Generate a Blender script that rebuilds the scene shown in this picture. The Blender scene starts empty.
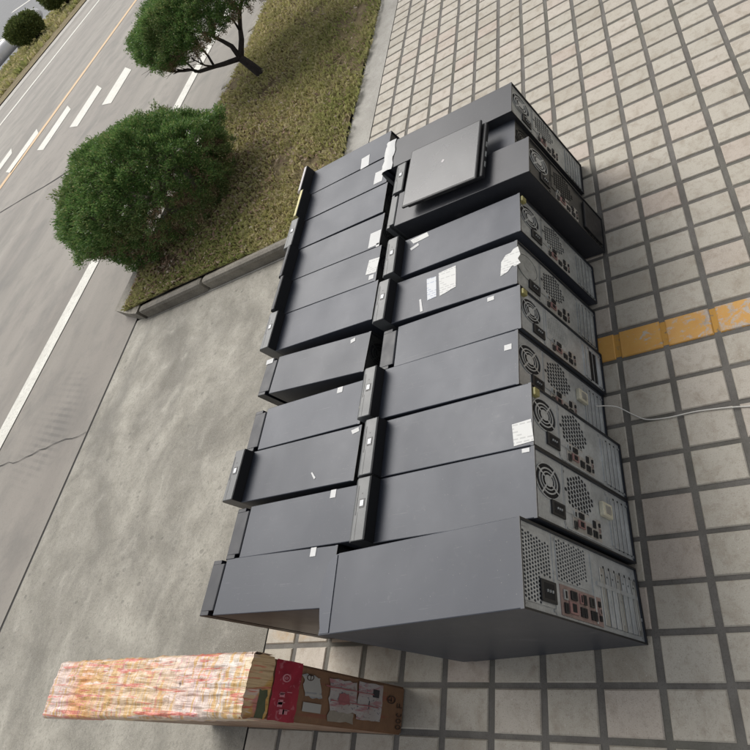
import bpy, bmesh, math, random
import numpy as np
from mathutils import Vector, Matrix, noise

random.seed(7); rng = np.random.default_rng(11)
sc = bpy.context.scene
COL = sc.collection

# ------------------------------------------------------------------ camera, sky, sun, exposure
cam_d = bpy.data.cameras.new('camera'); cam = bpy.data.objects.new('camera', cam_d); COL.objects.link(cam)
cam.matrix_world = Matrix(((0.811263, 0.372428, 0.450721, 0.576209), (0.040467, 0.733269, -0.678734, -0.090412), (-0.583279, 0.568871, 0.579803, 1.407233), (0, 0, 0, 1)))
cam_d.sensor_fit = 'HORIZONTAL'; cam_d.sensor_width = 36.0; cam_d.lens = 29.9584
cam_d.shift_x = -0.12160; cam_d.shift_y = -0.28010
cam_d.clip_start = 0.02; cam_d.clip_end = 900.0
sc.camera = cam

SUN_DIR = Vector((-0.55, 0.42, 0.80)).normalized()          # towards the sun
elev = math.asin(SUN_DIR.z); azim = math.atan2(SUN_DIR.x, SUN_DIR.y)
world = bpy.data.worlds.new('World'); sc.world = world; world.use_nodes = True
wn = world.node_tree; wn.nodes.clear()
sky = wn.nodes.new('ShaderNodeTexSky'); sky.sky_type = 'NISHITA'; sky.sun_disc = False
sky.sun_elevation = elev; sky.sun_rotation = azim; sky.air_density = 1.0; sky.dust_density = 4.0; sky.ozone_density = 1.0
bg = wn.nodes.new('ShaderNodeBackground'); bg.inputs['Strength'].default_value = 0.128
wo = wn.nodes.new('ShaderNodeOutputWorld')
hs = wn.nodes.new('ShaderNodeHueSaturation'); hs.inputs['Saturation'].default_value = 0.22
wn.links.new(sky.outputs[0], hs.inputs['Color']); wn.links.new(hs.outputs[0], bg.inputs['Color']); wn.links.new(bg.outputs[0], wo.inputs['Surface'])
sun_d = bpy.data.lights.new('sun', 'SUN'); sun_d.energy = 2.0; sun_d.angle = math.radians(42); sun_d.color = (1.0, 0.965, 0.91)
sun = bpy.data.objects.new('sun', sun_d); COL.objects.link(sun)
sun.rotation_euler = SUN_DIR.to_track_quat('Z', 'Y').to_euler(); sun.location = (-5, 4, 8)
sc.view_settings.view_transform = 'Standard'; sc.view_settings.look = 'None'
sc.view_settings.exposure = 0.22; sc.view_settings.gamma = 1.0; sc.view_settings.use_curve_mapping = False

# ------------------------------------------------------------------ materials
def lin(r, g, b):
    f = lambda c: ((c/255+0.055)/1.055)**2.4 if c > 10 else c/255/12.92
    return (f(r), f(g), f(b), 1)
class NT:
    """small node helper"""
    def __init__(s, name):
        s.m = bpy.data.materials.new(name); s.m.use_nodes = True; s.t = s.m.node_tree
        s.bsdf = s.t.nodes['Principled BSDF']
    def n(s, typ, **kw):
        nd = s.t.nodes.new(typ)
        for k, v in kw.items():
            if k in nd.inputs: s.set(nd.inputs[k], v)
            else: setattr(nd, k, v)
        return nd
    def set(s, sock, v):
        if isinstance(v, bpy.types.NodeSocket): s.t.links.new(v, sock)
        elif isinstance(v, bpy.types.Node): s.t.links.new(v.outputs[0], sock)
        else: sock.default_value = v
    def coord(s, kind='Object', scale=(1, 1, 1), rot=(0, 0, 0), loc=(0, 0, 0)):
        c = s.n('ShaderNodeTexCoord'); mp = s.n('ShaderNodeMapping')
        s.set(mp.inputs['Vector'], c.outputs[kind]); mp.inputs['Scale'].default_value = scale
        mp.inputs['Rotation'].default_value = rot; mp.inputs['Location'].default_value = loc
        return mp.outputs[0]
    def noise(s, vec, scale, detail=4, rough=0.55, dist=0.0):
        nd = s.n('ShaderNodeTexNoise'); s.set(nd.inputs['Vector'], vec); nd.inputs['Scale'].default_value = scale
        nd.inputs['Detail'].default_value = detail; nd.inputs['Roughness'].default_value = rough; nd.inputs['Distortion'].default_value = dist
        return nd.outputs['Fac']
    def ramp(s, fac, stops, interp='LINEAR'):
        nd = s.n('ShaderNodeValToRGB'); s.set(nd.inputs[0], fac); cr = nd.color_ramp; cr.interpolation = interp
        while len(cr.elements) > 1: cr.elements.remove(cr.elements[-1])
        cr.elements[0].position, cr.elements[0].color = stops[0][0], stops[0][1]
        for p, c in stops[1:]:
            e = cr.elements.new(p); e.color = c
        return nd.outputs[0]
    def gray(s, fac, a, b, va=0.0, vb=1.0):
        nd = s.n('ShaderNodeMapRange'); s.set(nd.inputs[0], fac)
        nd.inputs[1].default_value, nd.inputs[2].default_value, nd.inputs[3].default_value, nd.inputs[4].default_value = a, b, va, vb
        nd.clamp = True
        return nd.outputs[0]
    def math(s, op, a, b=0.0):
        nd = s.n('ShaderNodeMath', operation=op); s.set(nd.inputs[0], a); s.set(nd.inputs[1], b); return nd.outputs[0]
    def mix(s, fac, a, b, blend='MIX'):
        nd = s.n('ShaderNodeMix'); nd.data_type = 'RGBA'; nd.blend_type = blend
        s.set(nd.inputs[0], fac); s.set(nd.inputs[6], a); s.set(nd.inputs[7], b); return nd.outputs[2]
    def bump(s, h, strength=0.3, dist=0.002):
        nd = s.n('ShaderNodeBump'); s.set(nd.inputs['Height'], h); nd.inputs['Strength'].default_value = strength; nd.inputs['Distance'].default_value = dist
        s.t.links.new(nd.outputs[0], s.bsdf.inputs['Normal'])
    def out(s, col=None, rough=None, metal=None, spec=None):
        for k, v in (('Base Color', col), ('Roughness', rough), ('Metallic', metal), ('Specular IOR Level', spec)):
            if v is not None: s.set(s.bsdf.inputs[k], v)
        return s.m

def simple(name, col, rough=0.5, metal=0.0, var=0.12, scale=40, spec=0.5, bump=0.0):
    t = NT(name); v = t.coord(); n1 = t.noise(v, scale); n2 = t.noise(v, scale*7, 3)
    f = t.gray(n1, 0.3, 0.7, 1-var, 1+var); f2 = t.gray(n2, 0.3, 0.7, 1-var*.6, 1+var*.6)
    mul = t.math('MULTIPLY', f, f2)
    c = t.mix(1.0, (*col[:3], 1), mul, 'MULTIPLY')
    if bump: t.bump(n2, bump, 0.001)
    return t.out(c, t.gray(n1, 0.3, 0.7, rough-0.06, rough+0.06), metal, spec)

def paint_mat(name, base, rough, metal, seedloc):
    """powder coated sheet steel: dust film, hand smudges, scratches, specks"""
    t = NT(name); v = t.coord(loc=seedloc)
    oi = t.n('ShaderNodeObjectInfo')
    off = t.n('ShaderNodeVectorMath', operation='SCALE'); t.set(off.inputs[0], t.n('ShaderNodeCombineXYZ', X=oi.outputs['Random'], Y=oi.outputs['Random']).outputs[0]); off.inputs[3].default_value = 37.0
    ad = t.n('ShaderNodeVectorMath', operation='ADD'); t.set(ad.inputs[0], v); t.set(ad.inputs[1], off.outputs[0]); v = ad.outputs[0]
    big = t.noise(v, 5, 3, 0.5, 0.3); mid = t.noise(v, 34, 6, 0.7, 0.3); fine = t.noise(v, 900, 2)
    def scratch(rot, sx, sy, lo):
        m = t.n('ShaderNodeMapping'); t.set(m.inputs['Vector'], v); m.inputs['Scale'].default_value = (sx, sy, sx); m.inputs['Rotation'].default_value = (0, 0, rot)
        return t.gray(t.noise(m.outputs[0], 1.0, 2, 0.5), lo, lo+0.03)
    tone = t.gray(oi.outputs['Random'], 0, 1, 0.84, 1.22)
    c = t.mix(1.0, (*base, 1), tone, 'MULTIPLY')
    dust = t.math('MULTIPLY', t.gray(big, 0.3, 0.75), t.gray(mid, 0.35, 0.7))
    c = t.mix(t.math('MULTIPLY', dust, 0.07), c, (0.22, 0.215, 0.205, 1))
    edge = t.gray(t.noise(v, 75, 5, 0.75), 0.60, 0.72)
    c = t.mix(t.math('MULTIPLY', edge, 0.10), c, (0.22, 0.21, 0.20, 1))
    sc = t.math('MAXIMUM', scratch(0.5, 9, 420, 0.70), t.math('MAXIMUM', scratch(-0.7, 12, 520, 0.71), scratch(1.35, 14, 460, 0.71)))
    c = t.mix(t.math('MULTIPLY', t.math('MULTIPLY', sc, t.gray(mid, .45, .6)), 0.22), c, (0.20, 0.20, 0.20, 1))
    vo = t.n('ShaderNodeTexVoronoi'); t.set(vo.inputs['Vector'], v); vo.inputs['Scale'].default_value = 150
    sel = t.n('ShaderNodeSeparateColor'); t.set(sel.inputs[0], vo.outputs['Color'])
    sp = t.math('MULTIPLY', t.math('LESS_THAN', vo.outputs['Distance'], 0.10), t.math('GREATER_THAN', sel.outputs[0], 0.86))
    c = t.mix(t.math('MULTIPLY', sp, 0.28), c, (0.34, 0.33, 0.30, 1))
    r = t.math('ADD', t.gray(big, 0.3, 0.7, rough-0.05, rough+0.05), t.gray(mid, 0.35, 0.7, -0.015, 0.02))
    t.bump(fine, 0.10, 0.0004)
    return t.out(c, r, metal, 0.45)

M = {}
M['paint'] = paint_mat('charcoal_powder_coat', (0.029, 0.034, 0.046), 0.44, 0.1, (0, 0, 0))
M['paint_old'] = paint_mat('dull_charcoal_coat', (0.037, 0.042, 0.055), 0.47, 0.1, (9, 3, 0))
M['paint_dark'] = paint_mat('dark_graphite_coat', (0.030, 0.031, 0.036), 0.42, 0.1, (4, 8, 0))
M['bezel_grey'] = simple('grey_bezel_plastic', (0.085, 0.088, 0.088), 0.42, 0.05, 0.12, 30)
M['bezel_black'] = simple('black_bezel_plastic', (0.010, 0.011, 0.016), 0.5, 0, 0.2, 30)
M['lid'] = paint_mat('glossy_dark_lid', (0.060, 0.061, 0.064), 0.26, 0.15, (2, 5, 1))
M['black'] = simple('black_plastic', (0.012, 0.012, 0.013), 0.45, 0, 0.2, 60)
M['hole'] = simple('dark_inside', (0.006, 0.006, 0.007), 0.8, 0, 0.1, 60)
M['steel'] = simple('galvanised_steel', (0.44, 0.455, 0.455), 0.40, 0.30, 0.16, 28)
M['steel_dull'] = simple('dull_galvanised_steel', (0.35, 0.36, 0.35), 0.5, 0.3, 0.22, 22)
M['steel_dark'] = simple('black_and_gap_shade_steel', (0.050, 0.050, 0.047), 0.45, 0.3, 0.25, 30)  # black coat; also stands for shade on rears inside the gaps
M['steel_bright'] = simple('bright_steel', (0.55, 0.55, 0.52), 0.33, 0.8, 0.1, 40)
M['port_plate'] = simple('stamped_port_shield', (0.42, 0.40, 0.37), 0.45, 0.4, 0.2, 60)
M['port_red'] = simple('reddish_port_shield', (0.29, 0.21, 0.19), 0.5, 0.2, 0.2, 60)
M['port_pink'] = simple('dusty_red_connector', (0.27, 0.15, 0.14), 0.5, 0, 0.2, 60)
M['port_cream'] = simple('cream_connector', (0.55, 0.52, 0.40), 0.5, 0, 0.15, 60)
M['port_blue'] = simple('blue_connector', (0.10, 0.11, 0.14), 0.5, 0, 0.2, 60)
M['yellow_tag'] = simple('yellow_tag_plastic', (0.30, 0.27, 0.10), 0.5, 0, 0.2, 60)
M['white'] = simple('white_paper', (0.54, 0.54, 0.53), 0.65, 0, 0.05, 30, bump=0.15)
M['badge_white'] = simple('white_badge', (0.62, 0.63, 0.64), 0.35, 0, 0.05, 30)  # plain white badge, no emission
M['cream'] = simple('yellowed_sticker', (0.62, 0.56, 0.36), 0.6, 0, 0.1, 50)
M['cable'] = simple('white_cable_sleeve', (0.62, 0.60, 0.55), 0.45, 0, 0.08, 60)
M['yellow_face'] = simple('yellowed_plastic', (0.52, 0.46, 0.20), 0.45, 0, 0.15, 60)
M['pale_face'] = simple('pale_dusty_plastic', (0.46, 0.43, 0.43), 0.5, 0, 0.2, 60)

def print_mat(name, paper, ink, dens=0.52, sx=1.0):
    """paper with rows of unreadable small print"""
    t = NT(name); v = t.coord()
    br = t.n('ShaderNodeTexBrick'); t.set(br.inputs['Vector'], v); br.inputs['Scale'].default_value = 1.0
    br.inputs['Brick Width'].default_value = 0.016*sx; br.inputs['Row Height'].default_value = 0.0065; br.inputs['Mortar Size'].default_value = 0.0021
    br.inputs['Color1'].default_value = (0, 0, 0, 1); br.inputs['Color2'].default_value = (1, 1, 1, 1); br.inputs['Mortar'].default_value = (0, 0, 0, 1)
    blk = t.noise(v, 55, 2)
    m = t.math('MULTIPLY', t.gray(br.outputs['Color'], dens-.25, dens-.2), t.gray(blk, 0.36, 0.42))
    n = t.noise(v, 60, 4)
    c = t.mix(t.math('MULTIPLY', m, 0.42), paper, ink)
    c = t.mix(t.gray(n, 0.5, 0.8, 0, 0.18), c, (0.5, 0.47, 0.42, 1))
    t.bump(n, 0.2, 0.001)
    return t.out(c, 0.62)
M['paper_blue'] = print_mat('label_with_blue_print', (0.56, 0.575, 0.59, 1), (0.08, 0.14, 0.30, 1))
M['paper_grey'] = print_mat('label_with_grey_print', (0.57, 0.57, 0.55, 1), (0.2, 0.2, 0.2, 1))
def smeared_label():
    t = NT('label_under_red_film'); v = t.coord()
    n = t.noise(t.coord(scale=(1, 70, 9), rot=(.06, 0, 0)), 1.0, 4, .65, .5); b_ = t.noise(v, 45, 4, .6, .4); k = t.noise(t.coord(scale=(1, 260, 120)), 1.0, 3, .6)
    c = t.mix(t.gray(n, .53, .59, 0, .75), (.40, .37, .36, 1), (.34, .12, .14, 1)); c = t.mix(t.gray(b_, .60, .68, 0, .7), c, (.30, .10, .13, 1))  # dim paper base carries the end face's shade; red is film
    c = t.mix(t.gray(k, .60, .64, 0, .75), c, (.10, .10, .15, 1)); c = t.mix(t.gray(t.noise(v, 14, 3), .5, .7, 0, .5), c, (.28, .24, .21, 1))
    return t.out(c, .4)
M['paper_red'] = smeared_label()

# ---- ground materials
def tile_mat():
    t = NT('paving_tile'); v = t.coord(); gi = t.n('ShaderNodeNewGeometry').outputs['Random Per Island']
    n1 = t.noise(v, 4, 5, 0.6, 0.3); n2 = t.noise(v, 60, 5, 0.7); n3 = t.noise(v, 420, 3, 0.7); n4 = t.noise(v, 22, 4, 0.65, 0.5)
    c = t.ramp(gi, [(0, (0.36, 0.328, 0.27, 1)), (0.3, (0.435, 0.402, 0.34, 1)), (0.6, (0.395, 0.366, 0.308, 1)), (0.85, (0.455, 0.412, 0.352, 1)), (1, (0.42, 0.35, 0.298, 1))])
    c = t.mix(t.gray(n1, 0.35, 0.7, 0, 0.30), c, (0.33, 0.285, 0.215, 1))
    c = t.mix(t.gray(n4, 0.50, 0.72, 0, 0.55), c, (0.25, 0.205, 0.15, 1))
    c = t.mix(t.gray(n2, 0.52, 0.72, 0, 0.45), c, (0.22, 0.185, 0.14, 1))
    c = t.mix(t.gray(n3, 0.56, 0.70, 0, 0.6), c, (0.13, 0.115, 0.095, 1))
    c = t.mix(t.gray(t.noise(v, 300, 2, 0.6), 0.64, 0.72, 0, 0.4), c, (0.62, 0.60, 0.54, 1))
    # worn orange lane line: one row of tiles (and the joints in it) was painted
    sx = t.n('ShaderNodeSeparateXYZ'); t.set(sx.inputs[0], v)
    y = sx.outputs['Y']; x = sx.outputs['X']
    band = t.math('MULTIPLY', t.math('GREATER_THAN', y, 0.6265), t.math('LESS_THAN', y, 0.7077))
    wear = t.noise(t.coord(scale=(1, 1.4, 1)), 24, 5, 0.62, 0.9); wear2 = t.noise(v, 150, 3, 0.6)
    wx = t.gray(x, -0.02, 0.25, 0.14, -0.03)
    keep = t.gray(t.math('ADD', t.math('ADD', wear, wx), t.math('MULTIPLY', t.math('SUBTRACT', wear2, 0.5), 0.35)), 0.41, 0.52)
    pcol = t.mix(t.noise(v, 40, 3), (0.52, 0.24, 0.035, 1), (0.56, 0.31, 0.05, 1))
    pc = t.math('MULTIPLY', band, keep)
    c = t.mix(t.math('MULTIPLY', pc, 0.9), c, pcol)
    # a faint rust stain by the carton
    dx = t.math('SUBTRACT', x, -1.015); dy = t.math('SUBTRACT', y, 0.105)
    d2 = t.math('ADD', t.math('MULTIPLY', t.math('MULTIPLY', dx, dx), 120), t.math('MULTIPLY', t.math('MULTIPLY', dy, dy), 2600))
    st = t.math('MULTIPLY', t.gray(d2, 0.4, 1.0, 1, 0), t.gray(n2, 0.3, 0.6))
    c = t.mix(t.math('MULTIPLY', st, 0.45), c, (0.42, 0.27, 0.12, 1))
    h = t.math('ADD', t.math('MULTIPLY', n2, 1.0), t.math('MULTIPLY', n3, 0.9))
    t.bump(h, 0.35, 0.0012)
    return t.out(c, t.gray(n4, 0.3, 0.7, 0.52, 0.72), 0, 0.45)
def mortar_mat():
    t = NT('tile_mortar'); v = t.coord(); n1 = t.noise(v, 14, 5, 0.6); n2 = t.noise(v, 260, 3, 0.7)
    c = t.mix(t.gray(n1, 0.3, 0.7), (0.095, 0.088, 0.078, 1), (0.165, 0.155, 0.14, 1)); c = t.mix(t.gray(n2, 0.5, 0.7, 0, 0.5), c, (0.07, 0.065, 0.055, 1))
    c = t.mix(t.gray(t.noise(v, 3.0, 4), 0.5, 0.7, 0, 0.35), c, (0.10, 0.105, 0.065, 1))
    sx = t.n('ShaderNodeSeparateXYZ'); t.set(sx.inputs[0], v)
    band = t.math('MULTIPLY', t.math('GREATER_THAN', sx.outputs['Y'], 0.637), t.math('LESS_THAN', sx.outputs['Y'], 0.698))
    right = t.math('LESS_THAN', sx.outputs['X'], 2.0)
    c = t.mix(t.math('MULTIPLY', t.math('MULTIPLY', band, right), t.gray(t.noise(v, 60, 4), 0.32, 0.42, 0, 0.95)), c, (0.47, 0.25, 0.045, 1))
    t.bump(n2, 0.5, 0.002)
    return t.out(c, 0.85)
def concrete_mat(name, base, dark, pits=True):
    t = NT(name); v = t.coord()
    n1 = t.noise(v, 1.9, 6, 0.66, 0.5); n2 = t.noise(v, 9, 6, 0.68, 0.5); n3 = t.noise(v, 120, 4, 0.7); n4 = t.noise(v, 420, 2, 0.6)
    c = t.mix(t.gray(n1, 0.40, 0.62), (*base, 1), (*dark, 1))
    c = t.mix(t.gray(n2, 0.45, 0.75, 0, 0.6), c, tuple(d*0.82 for d in dark)+(1,))
    c = t.mix(t.gray(n2, 0.28, 0.42, 0.5, 0), c, tuple(min(1, b*1.22) for b in base)+(1,))
    c = t.mix(t.gray(n3, 0.50, 0.70, 0, 0.6), c, tuple(d*0.65 for d in dark)+(1,))
    c = t.mix(t.gray(n4, 0.57, 0.67, 0, 0.45), c, (0.48, 0.46, 0.41, 1))
    h = t.math('ADD', t.math('MULTIPLY', n2, 2.0), t.math('ADD', n3, t.math('MULTIPLY', n4, 0.5)))
    if pits:
        vo = t.n('ShaderNodeTexVoronoi'); t.set(vo.inputs['Vector'], t.coord(scale=(19, 31, 1))); vo.inputs['Scale'].default_value = 1.0; vo.inputs['Randomness'].default_value = 1.0
        reg = t.gray(t.noise(v, 2.3, 3, 0.5), 0.44, 0.56)
        sel = t.n('ShaderNodeSeparateColor'); t.set(sel.inputs[0], vo.outputs['Color'])
        p = t.math('MULTIPLY', t.gray(vo.outputs['Distance'], 0.16, 0.24, 1, 0), t.math('MULTIPLY', reg, t.math('GREATER_THAN', sel.outputs[0], 0.58)))
        c = t.mix(t.math('MULTIPLY', p, 0.40), c, tuple(d*0.55 for d in dark)+(1,))
        h = t.math('SUBTRACT', h, p)
        # wet dark streaks along the slab edge
        st = t.gray(t.noise(t.coord(scale=(2.6, 0.7, 1), rot=(0, 0, 0.25)), 1.3, 5, 0.6), 0.56, 0.68, 0, 0.5)
        c = t.mix(st, c, tuple(d*0.62 for d in dark)+(1,))
    t.bump(h, 0.35, 0.003)
    return t.out(c, t.gray(n2, 0.3, 0.7, 0.62, 0.8), 0, 0.4)
def road_mat():
    t = NT('road_concrete'); v = t.coord()
    sv = t.coord(scale=(1.2, 0.16, 1)); n1 = t.noise(sv, 1.3, 6, 0.62, 0.3); n2 = t.noise(v, 3.5, 5, 0.65); n3 = t.noise(v, 90, 4, 0.7); n4 = t.noise(v, 0.35, 4)
    c = t.mix(t.gray(n1, 0.36, 0.66), (0.262, 0.242, 0.208, 1), (0.160, 0.146, 0.126, 1))
    c = t.mix(t.gray(n4, 0.4, 0.66, 0, 0.5), c, (0.23, 0.205, 0.18, 1))
    c = t.mix(t.gray(n2, 0.48, 0.68, 0, 0.6), c, (0.13, 0.122, 0.108, 1))
    c = t.mix(t.gray(t.noise(t.coord(scale=(1, .35, 1), rot=(0, 0, .1)), 1.1, 4, .6), .56, .66, 0, .45), c, (0.12, 0.112, 0.10, 1))
    c = t.mix(t.gray(n3, 0.55, 0.72, 0, 0.4), c, (0.12, 0.11, 0.098, 1))
    # tyre scrub: a patch of fine dark ribs near the slab edge
    sx = t.n('ShaderNodeSeparateXYZ'); t.set(sx.inputs[0], v)
    dx = t.math('SUBTRACT', sx.outputs['X'], -3.18); dy = t.math('SUBTRACT', sx.outputs['Y'], 1.02)
    d2 = t.math('ADD', t.math('MULTIPLY', t.math('MULTIPLY', dx, dx), 14), t.math('MULTIPLY', t.math('MULTIPLY', dy, dy), 7))
    wv = t.math('SINE', t.math('MULTIPLY', t.math('ADD', sx.outputs['Y'], t.math('MULTIPLY', sx.outputs['X'], 0.25)), 190.0))
    rib = t.math('MULTIPLY', t.gray(d2, 0.2, 1.0, 1, 0), t.gray(wv, -0.2, 0.6, 0.15, 0.6))
    rib = t.math('MULTIPLY', rib, t.gray(n2, 0.35, 0.6))
    c = t.mix(rib, c, (0.10, 0.093, 0.083, 1))
    t.bump(t.math('ADD', n3, n2), 0.3, 0.003)
    return t.out(c, 0.75, 0, 0.4)
def marking_mat(name, col, col2):
    t = NT(name); v = t.coord(); n = t.noise(v, 9, 5, 0.7); n2 = t.noise(v, 70, 4, 0.7)
    c = t.mix(t.gray(n, 0.35, 0.7), col, col2); c = t.mix(t.gray(n2, 0.52, 0.66, 0, 0.7), c, (0.30, 0.285, 0.26, 1)); c = t.mix(t.gray(t.noise(v, 28, 5, .75), .58, .66, 0, .6), c, (0.27, 0.255, 0.23, 1))
    return t.out(c, 0.65)
def soil_mat():
    t = NT('soil_and_thatch'); v = t.coord(); n1 = t.noise(v, 2.2, 5, 0.6, 0.4); n2 = t.noise(v, 30, 5, 0.7); n3 = t.noise(v, 200, 4, 0.7)
    c = t.mix(t.gray(n1, 0.36, 0.62), (0.23, 0.19, 0.09, 1), (0.15, 0.11, 0.072, 1))
    c = t.mix(t.gray(n2, 0.45, 0.7, 0, 0.7), c, (0.27, 0.235, 0.11, 1)); c = t.mix(t.gray(n3, 0.5, 0.68, 0, 0.6), c, (0.10, 0.075, 0.048, 1))
    t.bump(t.math('ADD', n2, n3), 0.8, 0.01)
    return t.out(c, 0.9, 0, 0.2)
def island_mat(name, stops, rough=0.6, noise_stops=None, spec=0.3, trans=0.0):
    t = NT(name); gi = t.n('ShaderNodeNewGeometry').outputs['Random Per Island']
    c = t.ramp(gi, stops)
    if noise_stops:
        n = t.noise(t.coord(), noise_stops[0], 4, 0.6); c = t.mix(t.gray(n, noise_stops[1], noise_stops[2]), c, t.ramp(gi, noise_stops[3]))
    if trans:
        c2 = c; t.bsdf.inputs['Subsurface Weight'].default_value = 0.0
        tr = t.n('ShaderNodeBsdfTranslucent'); t.set(tr.inputs[0], c2); mx = t.n('ShaderNodeMixShader'); mx.inputs[0].default_value = trans
        t.t.links.new(t.bsdf.outputs[0], mx.inputs[1]); t.t.links.new(tr.outputs[0], mx.inputs[2])
        t.t.links.new(mx.outputs[0], t.t.nodes['Material Output'].inputs['Surface'])
    return t.out(c, rough, 0, spec)
M['tile'] = tile_mat(); M['mortar'] = mortar_mat()
M['apron'] = concrete_mat('apron_concrete', (0.325, 0.305, 0.255), (0.165, 0.153, 0.125))
M['strip'] = concrete_mat('strip_concrete', (0.37, 0.355, 0.32), (0.29, 0.275, 0.245), False)
M['kerb'] = concrete_mat('kerb_concrete', (0.25, 0.228, 0.185), (0.125, 0.11, 0.088), False)
M['road'] = road_mat()
M['mark_white'] = marking_mat('white_road_paint', (0.62, 0.61, 0.55, 1), (0.50, 0.485, 0.43, 1))
M['mark_orange'] = marking_mat('orange_road_paint', (0.55, 0.33, 0.12, 1), (0.46, 0.31, 0.15, 1))
M['joint'] = simple('joint_filler', (0.035, 0.033, 0.03), 0.9)
M['soil'] = soil_mat()
M['grass'] = island_mat('dry_short_grass', [(0, (0.50, 0.43, 0.21, 1)), (0.3, (0.40, 0.39, 0.15, 1)), (0.6, (0.56, 0.49, 0.27, 1)), (0.85, (0.62, 0.54, 0.35, 1)), (1, (0.34, 0.36, 0.13, 1))], 0.6,
        (1.1, 0.46, 0.62, [(0, (0.33, 0.36, 0.13, 1)), (0.6, (0.30, 0.32, 0.11, 1)), (1, (0.50, 0.43, 0.24, 1))]), 0.25, 0.35)
M['litter'] = island_mat('fallen_leaf', [(0, (0.18, 0.11, 0.065, 1)), (0.35, (0.26, 0.17, 0.11, 1)), (0.6, (0.15, 0.09, 0.065, 1)), (0.85, (0.33, 0.26, 0.18, 1)), (1, (0.40, 0.35, 0.27, 1))], 0.7)
M['leaf'] = island_mat('juniper_foliage', [(0, (0.075, 0.155, 0.045, 1)), (0.3, (0.115, 0.22, 0.06, 1)), (0.6, (0.155, 0.27, 0.075, 1)), (0.88, (0.22, 0.31, 0.10, 1)), (1, (0.32, 0.31, 0.13, 1))], 0.5,
        (3.0, 0.5, 0.66, [(0, (0.10, 0.165, 0.05, 1)), (0.6, (0.18, 0.23, 0.08, 1)), (1, (0.30, 0.28, 0.13, 1))]), 0.3, 0.34)
M['leaf_dead'] = island_mat('dead_foliage', [(0, (0.16, 0.11, 0.06, 1)), (0.5, (0.25, 0.18, 0.10, 1)), (1, (0.34, 0.27, 0.18, 1))], 0.7)
M['leaf_far'] = island_mat('far_foliage', [(0, (0.08, 0.12, 0.035, 1)), (0.5, (0.13, 0.17, 0.05, 1)), (1, (0.20, 0.22, 0.075, 1))], 0.6, None, 0.3, 0.2)
M['bark'] = simple('dark_bark', (0.040, 0.032, 0.030), 0.85, 0, 0.35, 30, 0.3, 0.6)
M['bark_grey'] = simple('grey_bark', (0.20, 0.165, 0.14), 0.85, 0, 0.35, 30, 0.3, 0.6)
M['ground_far'] = simple('distant_ground', (0.26, 0.25, 0.23), 0.9, 0, 0.15, 0.4)
M['lot'] = simple('grey_asphalt', (0.15, 0.155, 0.16), 0.85, 0, 0.15, 0.8)
M['pipe'] = simple('white_metal_cladding', (0.74, 0.73, 0.74), 0.35, 0.1, 0.06, 3)

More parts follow.
